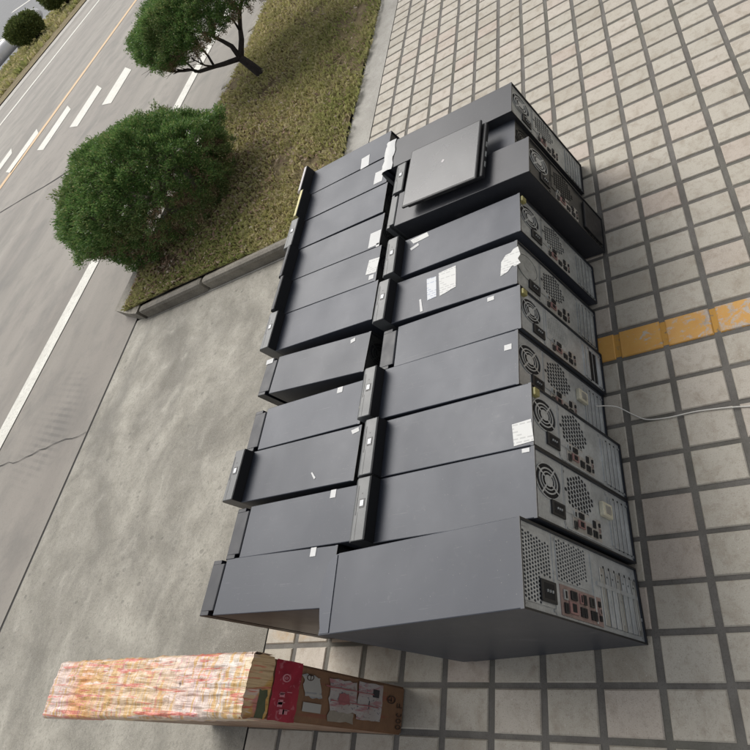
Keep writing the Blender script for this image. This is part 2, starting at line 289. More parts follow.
# ------------------------------------------------------------------ mesh helpers
class MB:
    def __init__(s): s.v = []; s.f = []; s.m = []; s.sm = []
    def face(s, pts, mi=0, smooth=False):
        b = len(s.v); s.v += [tuple(p) for p in pts]; s.f.append(tuple(range(b, b+len(pts)))); s.m.append(mi); s.sm.append(smooth)
    def add(s, vs, fs, mi=0, smooth=False):
        b = len(s.v); s.v += [tuple(p) for p in vs]
        for f in fs: s.f.append(tuple(i+b for i in f)); s.m.append(mi); s.sm.append(smooth)
    def box(s, x0, x1, y0, y1, z0, z1, mi=0, bev=0.0):
        if bev <= 0:
            vs = [(x, y, z) for x in (x0, x1) for y in (y0, y1) for z in (z0, z1)]
            s.add(vs, [(0, 1, 3, 2), (4, 6, 7, 5), (0, 4, 5, 1), (2, 3, 7, 6), (0, 2, 6, 4), (1, 5, 7, 3)], mi); return
        bm = bmesh.new(); bmesh.ops.create_cube(bm, size=1)
        for v in bm.verts: v.co = Vector(((x0+x1)/2+v.co.x*(x1-x0), (y0+y1)/2+v.co.y*(y1-y0), (z0+z1)/2+v.co.z*(z1-z0)))
        bmesh.ops.bevel(bm, geom=list(bm.edges), offset=bev, segments=2, affect='EDGES', profile=0.5)
        s.bm(bm, mi)
    def bm(s, bm, mi=0, smooth=False):
        bm.verts.ensure_lookup_table(); bm.verts.index_update()
        s.add([tuple(v.co) for v in bm.verts], [tuple(v.index for v in f.verts) for f in bm.faces], mi, smooth); bm.free()
    def prism_y(s, prof, y0, y1, mi=0, bev=0.0):
        """profile in (x,z) extruded along y"""
        bm = bmesh.new(); a = [bm.verts.new((x, y0, z)) for x, z in prof]; b = [bm.verts.new((x, y1, z)) for x, z in prof]
        n = len(prof); bm.faces.new(a); bm.faces.new(b[::-1])
        for i in range(n): bm.faces.new((a[i], b[i], b[(i+1) % n], a[(i+1) % n]))
        bmesh.ops.recalc_face_normals(bm, faces=list(bm.faces))
        if bev: bmesh.ops.bevel(bm, geom=list(bm.edges), offset=bev, segments=2, affect='EDGES', profile=0.5)
        s.bm(bm, mi)
    def disc_x(s, x, cy, cz, ry, rz, n=28, mi=0):
        s.face([(x, cy+ry*math.cos(2*math.pi*i/n), cz+rz*math.sin(2*math.pi*i/n)) for i in range(n)], mi)
    def ring_x(s, x0, x1, cy, cz, ry, rz, w, n=32, mi=0, a0=0, a1=2*math.pi):
        """flat elliptic ring bar facing +x; w = radial width as fraction of radius"""
        vs = []; fs = []
        for i in range(n+1):
            a = a0+(a1-a0)*i/n; c, q = math.cos(a), math.sin(a)
            for k in (1, 1-w):
                vs.append((x1, cy+ry*k*c, cz+rz*k*q)); vs.append((x0, cy+ry*k*c, cz+rz*k*q))
        for i in range(n):
            b = 4*i; fs += [(b, b+4, b+6, b+2), (b+1, b+5, b+4, b), (b+2, b+6, b+7, b+3)]
        s.add(vs, fs, mi)
    def tube(s, pts, radii, n=7, mi=0, smooth=True, cap=True):
        pts = [Vector(p) for p in pts]; rings = []; vs = []; fs = []
        up = Vector((0.3, 0.2, 0.9)).normalized()
        for i, p in enumerate(pts):
            d = (pts[min(i+1, len(pts)-1)]-pts[max(i-1, 0)]).normalized()
            u = d.cross(up)
            if u.length < 0.05: u = d.cross(Vector((1, 0, 0)))
            u.normalize(); w = d.cross(u)
            for k in range(n):
                a = 2*math.pi*k/n; vs.append(p+(u*math.cos(a)+w*math.sin(a))*radii[i])
        for i in range(len(pts)-1):
            for k in range(n): fs.append((i*n+k, i*n+(k+1) % n, (i+1)*n+(k+1) % n, (i+1)*n+k))
        if cap: fs.append(tuple(range(n))[::-1]); fs.append(tuple((len(pts)-1)*n+k for k in range(n)))
        s.add(vs, fs, mi, smooth)
    def build(s, name, mats, parent=None):
        me = bpy.data.meshes.new(name); me.from_pydata(s.v, [], s.f)
        for m in (mats if isinstance(mats, (list, tuple)) else [mats]): me.materials.append(m)
        me.polygons.foreach_set('material_index', s.m); me.polygons.foreach_set('use_smooth', s.sm); me.update()
        o = bpy.data.objects.new(name, me); COL.objects.link(o)
        if parent is not None: o.parent = parent
        return o
def np_mesh(name, V, nper, mat, parent=None):
    """many separate polygons of nper vertices each"""
    V = np.asarray(V, dtype=np.float32).reshape(-1, 3); nf = len(V)//nper
    me = bpy.data.meshes.new(name); me.vertices.add(len(V)); me.vertices.foreach_set('co', V.ravel())
    me.loops.add(len(V)); me.loops.foreach_set('vertex_index', np.arange(len(V), dtype=np.int32))
    me.polygons.add(nf); me.polygons.foreach_set('loop_start', np.arange(0, len(V), nper, dtype=np.int32))
    me.update(calc_edges=True); me.validate()
    me.materials.append(mat); o = bpy.data.objects.new(name, me); COL.objects.link(o)
    if parent is not None: o.parent = parent
    return o
def tag(o, label=None, cat=None, group=None, kind=None):
    for k, v in (('label', label), ('category', cat), ('group', group), ('kind', kind)):
        if v: o[k] = v
    return o
def empty(name, loc, rz=0.0):
    o = bpy.data.objects.new(name, None); COL.objects.link(o); o.location = loc; o.rotation_euler = (0, 0, rz); o.empty_display_size = 0.1
    return o

# ------------------------------------------------------------------ the setting
def sheet(name, x0, x1, y0, y1, z, mat):
    b = MB(); b.face([(x0, y0, z), (x1, y0, z), (x1, y1, z), (x0, y1, z)])
    return tag(b.build(name, mat), kind='structure')
sheet('ground', -400, 400, -400, 400, -0.03, M['ground_far'])
TX, TY = 0.125, 0.078464
EDGE = -1.12
sheet('tile_bed', EDGE, 3.0, -2.6, 14.0, -0.0035, M['mortar'])
def build_tiles():
    V = []; F = []
    jx, jy, bv = 0.0155, 0.0098, 0.0022
    i0 = -9; nx = 33
    for i in range(nx):
        for j in range(-33, 178):
            x0 = (i0+i)*TX; y0 = j*TY
            a, b, c, d = x0+jx/2, x0+TX-jx/2, y0+jy/2, y0+TY-jy/2
            if a < EDGE: a = EDGE+0.004
            r = random.Random(i*1000+j)
            a += r.uniform(-.0012, .0012); b += r.uniform(-.0012, .0012); c += r.uniform(-.001, .001); d += r.uniform(-.001, .001)
            z = r.uniform(-.0006, .0); s = r.uniform(-.0005, .0005)
            k = len(V)
            for (X, Y, Z) in ((a, c, -.004), (b, c, -.004), (b, d, -.004), (a, d, -.004), (a, c, z-bv), (b, c, z-bv), (b, d, z-bv), (a, d, z-bv),
                              (a+bv, c+bv, z+s), (b-bv, c+bv, z), (b-bv, d-bv, z-s), (a+bv, d-bv, z)): V.append((X, Y, Z))
            for (p, q) in ((0, 4), (4, 8)):
                for e in range(4): F.append((k+p+e, k+p+(e+1) % 4, k+q+(e+1) % 4, k+q+e))
            F.append((k+8, k+9, k+10, k+11))
    me = bpy.data.meshes.new('tiled_pavement'); me.from_pydata(V, [], F); me.materials.append(M['tile']); me.update()
    o = bpy.data.objects.new('tiled_pavement', me); COL.objects.link(o); return tag(o, kind='structure')
build_tiles()
sheet('concrete_apron', -2.722, EDGE-0.003, -3.0, 1.52, -0.002, M['apron'])
sheet('concrete_strip', -1.29, EDGE-0.003, 1.524, 14.0, -0.002, M['strip'])
sheet('road', -14.6, -2.745, -6.0, 40.0, -0.004, M['road'])
sheet('expansion_joint', -2.745, -2.722, -3.0, 1.52, -0.006, M['joint'])
for (xa, ya, xb, yb, w) in ((-2.745, 0.93, -3.62, 0.895, 0.005), (-3.93, 1.0, -9.5, 1.55, 0.02), (-4.6, 4.02, -8.2, 4.42, 0.022)):
    b = MB(); d = Vector((xb-xa, yb-ya, 0)).normalized(); nrm = Vector((-d.y, d.x, 0))*w/2; A, B_ = Vector((xa, ya, -0.0005)), Vector((xb, yb, -0.0005))
    pa, pb = [], []
    for i in range(15):
        p = A.lerp(B_, i/14)+nrm.normalized()*random.uniform(-.012, .012); ww = random.uniform(.4, 1.1); pa.append(p+nrm*ww); pb.append(p-nrm*ww)
    for i in range(14): b.face([pa[i], pb[i], pb[i+1], pa[i+1]])
    tag(b.build('road_crack', M['joint']), kind='structure')
# road markings
def strip(name, pts, mat, z=0.0):
    b = MB(); b.face([(x, y, z) for x, y in pts]); return tag(b.build(name, mat), kind='structure')
strip('edge_line', [(-3.90, -5), (-3.735, -5), (-3.70, 2.3), (-3.66, 30), (-3.80, 30), (-3.85, 2.3)], M['mark_white'])
strip('centre_line', [(-8.72, -5), (-8.56, -5), (-8.28, 30), (-8.44, 30)], M['mark_orange'])
strip('far_edge_line', [(-13.0, -5), (-12.82, -5), (-12.82, 40), (-13.0, 40)], M['mark_white'])
for xa, y_lo, y_hi in ((-10.62, 5.62, 6.68), (-9.78, 5.60, 6.66), (-8.92, 5.56, 6.62), (-7.94, 5.48, 6.55), (-7.02, 5.40, 6.40), (-6.20, 5.32, 6.22)):
    w = 0.33
    strip('hatch_bar', [(xa, y_lo+.12), (xa+w*1.05, y_lo-.06), (xa+w*.9, y_hi-.30), (xa-.06, y_hi)], M['mark_white'])
# far verge
sheet('far_gutter', -15.25, -14.6, -6, 60, 0.0, M['strip'])
sheet('far_soil', -16.4, -15.25, -6, 60, 0.02, M['soil'])
sheet('far_verge', -21.7, -16.4, -6, 60, 0.02, M['soil'])
sheet('far_kerb', -22.3, -21.7, -6, 60, 0.06, M['strip'])
b = MB(); b.face([(-22.3, -60, 0), (-22.3, 200, 0), (-25.0, 200, 0.0), (-25.0, -60, 0.0)]); b.face([(-25.0, -60, 0), (-25.0, 200, 0), (-160, 200, 9.0), (-160, -60, 9.0)])
tag(b.build('parking_lot', M['lot']), kind='structure')

# planting bed: kerb, soil, grass, leaves
BX0, BX1, BY0, BY1 = -2.76, -1.29, 1.556, 12.0
def bed_z(x, y):
    e = min(1.0, max(0.0, (BX1-x)/0.45)); f = min(1, max(0, (x-BX0+0.02)/0.25)); g = min(1, max(0, (y-BY0)/0.2))
    return 0.012+e*(0.055+0.025*noise.noise(Vector((x*1.4, y*1.4, 0))))+0.012*noise.noise(Vector((x*5, y*5, 3)))*e-0.006*(1-g)
b = MB(); nx, ny = 30, 180; vs = []; fs = []
for j in range(ny+1):
    for i in range(nx+1):
        x = BX0+(BX1-BX0)*i/nx; y = BY0+(BY1-BY0)*j/ny; vs.append((x, y, bed_z(x, y)))
for j in range(ny):
    for i in range(nx): k = j*(nx+1)+i; fs.append((k, k+1, k+nx+2, k+nx+1))
b.add(vs, fs, 0, True); tag(b.build('soil', M['soil']), kind='structure')
b = MB()
def kerb_stone(x0, x1, y0, y1, h):
    b.box(x0, x1, y0, y1, -0.02, h, 0, 0.020)
kx = [-2.62, -2.085, -1.293]
for i in range(2): kerb_stone(kx[i]+0.003, kx[i+1]-0.003, 1.505+random.uniform(-.003, .003), 1.556, 0.064+random.uniform(-.004, .003))
# mitred corner piece and road-side stones
c = MB(); prof = [(-2.90, 1.605), (-2.70, 1.525), (-2.626, 1.505), (-2.626, 1.556), (-2.765, 1.63), (-2.765, 2.0), (-2.90, 2.0)]
lo = [(x, y, -0.02) for x, y in prof]; hi = [(x, y, 0.064) for x, y in prof]; n = len(prof)
b.add(lo+hi, [tuple(range(n, 2*n))]+[(i, (i+1) % n, n+(i+1) % n, n+i) for i in range(n)])
y = 2.006
while y < 14:
    kerb_stone(-2.90, -2.765, y, y+0.742, 0.066+random.uniform(-.003, .003)); y += 0.746
tag(b.build('kerb', M['kerb']), kind='structure')
b = MB(); b.face([(-2.60, 1.497, 0.0015), (-1.30, 1.493, 0.0015), (-1.30, 1.502, 0.0015), (-2.64, 1.5, 0.0015)])
tag(b.build('kerb_mortar_seam', M['strip']), kind='structure')

def grass_patch(name, x0, x1, y0, y1, n, zf, hmin, hmax, wmin, wmax, lean=0.75, edge=True):
    x = rng.uniform(x0, x1, n); y = y0+(y1-y0)*rng.random(n)**1.35
    # clumps and bare patches
    keep = np.array([noise.noise(Vector((a*3.1, q*3.1, 5)))+0.6*noise.noise(Vector((a*9, q*9, 1))) for a, q in zip(x, y)])+rng.uniform(-.35, .6, n) > -0.05
    x, y = x[keep], y[keep]; m = len(x); z = np.array([zf(a, q) for a, q in zip(x, y)])
    a = rng.uniform(0, 2*np.pi, m); h = rng.uniform(hmin, hmax, m); w = rng.uniform(wmin, wmax, m); ln = rng.uniform(0.2, 1.0, m)*lean
    dx, dy = np.cos(a), np.sin(a); px, py = -dy, dx
    V = np.zeros((m, 4, 3))
    V[:, 0] = np.stack([x-px*w, y-py*w, z-.003], 1); V[:, 1] = np.stack([x+px*w, y+py*w, z-.003], 1)
    mx, my, mz = x+dx*h*ln*.45, y+dy*h*ln*.45, z+h*.62
    V[:, 2] = np.stack([x+dx*h*ln*1.2+px*w*.2, y+dy*h*ln*1.2+py*w*.2, z+h*(1.05-ln*.7)], 1); V[:, 3] = np.stack([mx-px*w*.7, my-py*w*.7, mz], 1)
    return tag(np_mesh(name, V, 4, M['grass']), None, None, None, 'stuff')
g = grass_patch('grass', BX0+.005, BX1+.03, BY0+.005, 8.5, 120000, bed_z, 0.016, 0.042, 0.0013, 0.0027)
tag(g, 'short dry yellow green grass in the kerbed planting bed', 'grass')
def litter(n):
    V = np.zeros((n, 4, 3))
    for i in range(n):
        if rng.random() < 0.55: x, y = -2.35+rng.normal(0, .33), 2.0+rng.normal(0, .38)
        else: x, y = rng.uniform(BX0, BX1), BY0+(8-BY0)*rng.random()**1.3
        x = min(max(x, BX0+.02), BX1-.02); y = max(y, BY0+.02)
        c = Vector((x, y, bed_z(x, y)+rng.uniform(.006, .022))); s = rng.uniform(.007, .017)
        q = Matrix.Rotation(rng.uniform(0, 6.28), 3, 'Z') @ Matrix.Rotation(rng.uniform(-.7, .7), 3, 'X') @ Matrix.Rotation(rng.uniform(-.7, .7), 3, 'Y')
        for k, (u, v) in enumerate(((-1, 0), (0, -.45), (1, .05), (.1, .5))): V[i, k] = c+q @ Vector((u*s, v*s, 0))
    return tag(np_mesh('fallen_leaves', V, 4, M['litter']), 'brown fallen leaves scattered over the grass bed', 'leaves', None, 'stuff')
litter(7500)
tag(grass_patch('verge_grass', -21.7, -16.4, 8, 34, 24000, lambda a, q: 0.02, 0.08, 0.22, 0.02, 0.05), 'green and yellow grass of the far verge across the road', 'grass')

# ------------------------------------------------------------------ trees
def build_tree(name, label, base, cc, cr, zcut, ntuft, trunk_pts, limbs, leafmat, barkmat, blade=(0.010, 0.022, 0.0024), dead=0.0, lumps=190, group=None, seed=1, open_to=None):
    """cc/cr: crown centre and radii; zcut: lowest leaf level (fraction of crown height, -1..1)"""
    R = np.random.default_rng(seed); root = empty(name, base); tag(root, label, 'tree', group); B = Vector(base)
    LD = R.normal(size=(lumps, 3)); LD /= np.linalg.norm(LD, axis=1)[:, None]; LA = R.uniform(-.15, .15, lumps)
    def shell(d): return 1+np.sum(LA[None, :]*np.exp(-(1-d@LD.T)*(95 if lumps > 100 else 26)), axis=1)
    d = R.normal(size=(ntuft*3, 3)); d /= np.linalg.norm(d, axis=1)[:, None]
    d = d[(d[:, 2] > zcut)][:ntuft]
    if open_to is not None:
        od = np.array(open_to[0]); od = od/np.linalg.norm(od); k = d@od
        d = d[R.random(len(d)) > np.clip((k-open_to[1])*5, 0, open_to[2])]
    rad = shell(d)*(1-np.abs(R.normal(0, .06, len(d))))
    inner = R.random(len(d)) < 0.16; rad[inner] *= R.uniform(.55, .9, inner.sum()); stray = R.random(len(d)) < 0.05; rad[stray] *= R.uniform(1.02, 1.10, stray.sum())
    P = np.array(cc)[None]+d*rad[:, None]*np.array(cr)[None]-np.array(base)[None]
    # underside: push up so the crown is hollow below
    nb = 80
    def tufts(P, d, mat, nm, nb=nb, sc=1.0):
        m = len(P); ctr = np.repeat(P, nb, 0); out = np.repeat(d*np.array([1, 1, .9]), nb, 0)+np.array([0, 0, .35])
        dr = out+R.normal(0, .75, (m*nb, 3)); dr /= np.linalg.norm(dr, axis=1)[:, None]
        L = R.uniform(blade[0], blade[1], m*nb)*sc; w = blade[2]*R.uniform(.7, 1.4, m*nb)
        side = np.cross(dr, R.normal(size=(m*nb, 3))); side /= np.linalg.norm(side, axis=1)[:, None]
        ctr = ctr+R.normal(0, .0125 if cr[0] < 1 and blade[1] < .05 else blade[1]*.42, (m*nb, 3))
        V = np.zeros((m*nb, 4, 3)); V[:, 0] = ctr; V[:, 1] = ctr+dr*(L*.5)[:, None]+side*w[:, None]; V[:, 2] = ctr+dr*L[:, None]; V[:, 3] = ctr+dr*(L*.45)[:, None]-side*w[:, None]
        V[:, :, 2] = np.maximum(V[:, :, 2], .015)
        return np_mesh(nm, V, 4, mat, root)
    if dead > 0:
        low = (d[:, 2] < 0.1) & (R.random(len(d)) < dead*2.2) | (R.random(len(d)) < dead*.12)
        tufts(P[~low], d[~low], leafmat, 'crown'); tufts(P[low]*0.93, d[low], M['leaf_dead'], 'dead_twigs')
    else: tufts(P, d, leafmat, 'crown')
    for pts, rads in trunk_pts:
        t = MB(); t.tube([Vector(p)-B for p in pts], rads, 10); t.build('trunk', barkmat, root)
    l = MB(); RR = random.Random(seed)
    for (start, ends, r0) in limbs:
        s0 = Vector(start)-B
        for e in ends:
            e = Vector(e)-B; mid = s0.lerp(e, .5)+Vector((RR.uniform(-.06, .06), RR.uniform(-.06, .06), RR.uniform(-.05, .02)))*(cr[0]/.6)
            q1 = s0.lerp(mid, .5)+Vector((RR.uniform(-.015, .015),)*3); q2 = mid.lerp(e, .5)+Vector((RR.uniform(-.02, .02), RR.uniform(-.02, .02), 0))
            l.tube([s0, q1, mid, q2, e], [r0, r0*.85, r0*.68, r0*.5, r0*.28], 6)
            for k in range(7):
                st = mid.lerp(e, RR.uniform(0, .8)); dd = (e-s0).normalized()
                en = st+Vector((dd.x+RR.uniform(-.8, .8), dd.y+RR.uniform(-.8, .8), abs(dd.z)*.6+RR.uniform(.1, .8)))*RR.uniform(.05, .10)*(cr[0]/.6)
                mm = st.lerp(en, .5)+Vector((RR.uniform(-.02, .02), RR.uniform(-.02, .02), RR.uniform(-.01, .01)))
                l.tube([st, mm, en], [r0*.38, r0*.28, r0*.12], 5)
                for kk in range(2):
                    e2 = en.lerp(mm, RR.uniform(0, .6)); e3 = e2+Vector((RR.uniform(-.08, .08), RR.uniform(-.08, .08), RR.uniform(-.02, .05)))*(cr[0]/.6)
                    l.tube([e2, e2.lerp(e3, .5)+Vector((RR.uniform(-.01, .01),)*3), e3], [r0*.16, r0*.12, r0*.06], 4)
    l.build('branches', barkmat, root)
    return root
# near clipped tree: low crown over several stems
c1, r1 = (-2.56, 2.16, 0.335), (0.585, 0.405, 0.355)
def ends_on(c, r, n, zlo, zhi, seed, k=.66):
    q = random.Random(seed); o = []
    for i in range(n):
        a = 2*math.pi*(i+q.uniform(-.3, .3))/n; z = q.uniform(zlo, zhi); rr = math.sqrt(max(0, 1-z*z))*k
        o.append((c[0]+r[0]*rr*math.cos(a), c[1]+r[1]*rr*math.sin(a), c[2]+r[2]*z))
    return o
build_tree('clipped_tree', 'bushy clipped evergreen with low rounded crown at the kerb corner', (-2.56, 2.14, 0.05), c1, r1, -0.72, 3000,
    [([(-2.56, 2.14, .03), (-2.57, 2.15, .14), (-2.59, 2.17, .24)], [.042, .034, .028]), ([(-2.42, 2.22, .05), (-2.40, 2.25, .16), (-2.39, 2.29, .28)], [.026, .021, .016]),
     ([(-2.74, 2.02, .05), (-2.79, 1.99, .14), (-2.84, 1.95, .22)], [.024, .019, .014])],
    [((-2.59, 2.17, .22), ends_on(c1, r1, 9, -.1, .7, 3), .02), ((-2.39, 2.29, .27), ends_on(c1, r1, 5, .0, .6, 5)[:3], .012)], M['leaf'], M['bark_grey'], dead=0.16, seed=4, open_to=((.80, -.42, -.28), .70, .5))
c2, r2 = (-2.42, 3.58, 0.60), (0.60, 0.52, 0.25)
fork = (-2.37, 3.33, 0.23)
build_tree('clipped_tree', 'clipped evergreen with leaning dark trunk and bare spreading branches under its crown', (-2.31, 3.27, 0.06), c2, r2, -0.45, 2900,
    [([(-2.30, 3.27, .02), (-2.325, 3.29, .09), (-2.35, 3.315, .17), fork], [.040, .034, .031, .027]),
     ([fork, (-2.46, 3.27, .285), (-2.55, 3.29, .30), (-2.64, 3.25, .345)], [.020, .017, .015, .013]), ([fork, (-2.40, 3.40, .31), (-2.47, 3.46, .36), (-2.50, 3.47, .41)], [.021, .017, .014, .012]),
     ([fork, (-2.32, 3.43, .30), (-2.33, 3.53, .34), (-2.30, 3.62, .40)], [.021, .018, .015, .012])],
    [((-2.64, 3.25, .345), [(-2.90, 3.30, .50), (-2.80, 3.45, .47), (-2.72, 3.16, .46)], .010), ((-2.55, 3.29, .30), [(-2.62, 3.42, .52), (-2.52, 3.18, .47)], .009),
     ((-2.50, 3.47, .41), [(-2.76, 3.58, .54), (-2.62, 3.72, .56), (-2.48, 3.62, .60)], .010), ((-2.30, 3.62, .40), [(-2.42, 3.90, .53), (-2.18, 3.82, .50), (-2.28, 3.72, .60)], .010), ((-2.33, 3.50, .33), [(-2.10, 3.50, .49), (-2.22, 3.38, .50)], .009)],
    M['leaf'], M['bark'], dead=0.10, seed=8)
for (lab, bx, by, rr, sd) in (('round green shrub across the road in front of the white pipe, at the picture corner', -18.0, 15.95, .34, 21), ('round green shrub across the road over the end of the white pipe', -18.1, 18.1, .34, 22)):
    cc = (bx-.1, by, 0.55); cr = (1.45*rr, 1.5*rr, 1.0*rr)
    build_tree('round_shrub', lab, (bx, by, 0.02), cc, cr, -0.75, 700, [([(bx, by, 0), (bx, by, .3), (bx-.05, by, .6)], [.14, .11, .09])],
        [((bx-.05, by, .5), ends_on(cc, cr, 8, -.1, .6, sd), .07)], M['leaf_far'], M['bark'], blade=(.05, .10, .015), seed=sd, lumps=30, group='shrubs on the far verge')
# white clad pipe beyond the far verge, on low saddles
p = empty('clad_pipe', (-22.95, 16, 0.03)); tag(p, 'thick white metal clad pipe lying along the far verge', 'pipe')
b = MB(); n = 20
b.tube([(0, -22, .34), (0, -2, .34), (0, 1.0, .34), (0, 4.6, .34), (0, 5.1, .34), (0, 5.25, .34)], [.26]*4+[.25, .16], n); b.build('cladding', M['pipe'], p)
for yy in (-20, -15, -10, -5.5, -1.2, 3.4):
    q = MB(); q.prism_y([(-.22, 0), (.22, 0), (.2, .16), (.0, .08), (-.2, .16)], yy-.1, yy+.1); q.build('saddle', M['kerb'], p)
for yy in (-14.0, -8.0, -2.0, 4.0):
    q = MB(); q.tube([(0, yy, .34), (0, yy+.12, .34)], [.272, .272], n); q.build('joint_band', M['steel'], p)
# parking bay lines on the rising lot
for k in range(7):
    x0, y0 = -27.5, 14+k*5.2; b = MB()
    pts = [(x0, y0), (x0+.02, y0+.28), (x0-9, y0+.28+2.5), (x0-9, y0+2.5)]
    b.face([(x, y, (-25-x)*9/135+.006) for x, y in pts]); tag(b.build('bay_line', M['mark_white']), kind='structure')

# ------------------------------------------------------------------ computer towers
def perforated(b, x0, x1, y0, y1, z0, z1, inside, py, pz, ry, rz, mi=0, back=1, hexa=6):
    """plate facing +x with real staggered holes wherever inside(y,z); dark backing behind"""
    rows = max(1, int(round((z1-z0)/pz))); pz = (z1-z0)/rows
    for r in range(rows):
        za, zb = z0+r*pz, z0+(r+1)*pz; zc = (za+zb)/2; n = max(1, int(round((y1-y0)/py))); p = (y1-y0)/n; off = 0 if r % 2 == 0 else p/2
        ys = [y0+off+k*p for k in range(n+1-(1 if off else 0))]
        if off: b.face([(x1, y0, za), (x1, y0+off, za), (x1, y0+off, zb), (x1, y0, zb)], mi); b.face([(x1, y1-off, za), (x1, y1, za), (x1, y1, zb), (x1, y1-off, zb)], mi)
        for a, c in zip(ys[:-1], ys[1:]):
            yc = (a+c)/2
            if not inside(yc, zc): b.face([(x1, a, za), (x1, c, za), (x1, c, zb), (x1, a, zb)], mi); continue
            o8 = [(a, za), (yc, za), (c, za), (c, zc), (c, zb), (yc, zb), (a, zb), (a, zc)]
            i8 = [(yc+ry*math.cos(t), zc+rz*math.sin(t)) for t in [math.radians(225+45*k) for k in range(8)]]
            k0 = len(b.v)
            vs = [(x1, *q) for q in o8]+[(x1, *q) for q in i8]+[(x0, *q) for q in i8]
            fs = [(i, (i+1) % 8, 8+(i+1) % 8, 8+i) for i in range(8)]+[(8+i, 8+(i+1) % 8, 16+(i+1) % 8, 16+i) for i in range(8)]
            b.add(vs, fs, mi)
    b.face([(x0, y0, z0), (x0, y1, z0), (x0, y1, z1), (x0, y0, z1)], back)
    # rim
    for (ya, za, yb, zb) in ((y0, z0, y1, z0), (y1, z0, y1, z1), (y1, z1, y0, z1), (y0, z1, y0, z0)):
        b.face([(x1, ya, za), (x0-.001, ya, za), (x0-.001, yb, zb), (x1, yb, zb)], mi)

def case_box(b, x0, x1, W, H, bev):
    bm = bmesh.new(); bmesh.ops.create_cube(bm, size=1)
    for v in bm.verts: v.co = Vector(((x0+x1)/2+v.co.x*(x1-x0), W/2+v.co.y*W, (H+.004)/2+v.co.z*(H-.004)))
    bmesh.ops.bevel(bm, geom=[e for e in bm.edges if not (e.verts[0].co.x > x1-1e-5 and e.verts[1].co.x > x1-1e-5)], offset=bev, segments=2, affect='EDGES', profile=0.5)
    b.bm(bm, 0)
def rear_lip(b, W, H, t):
    for xa, xb, mi in ((-.007, -.0012, 0), (-.0012, 0, 1)):
        b.box(xa, xb, 0, W, H-t, H, mi); b.box(xa, xb, 0, t, 0.004, H-t, mi); b.box(xa, xb, W-t, W, 0.004, H-t, mi); b.box(xa, xb, t, W-t, 0.004, 0.004+t, mi)
def case_part(D, W, H, mat, root, bez_gap=0.0):
    b = MB(); t = 0.0028
    case_box(b, -D, -0.007, W, H, 0.0016)
    # rolled lip round the rear panel
    rear_lip(b, W, H, t)
    for x in (-D+.04, -.05):
        for y in (.018, W-.018): b.box(x-.012, x+.012, y-.008, y+.008, 0, .005, 1)
    return b.build('case', [mat, M['black']], root)

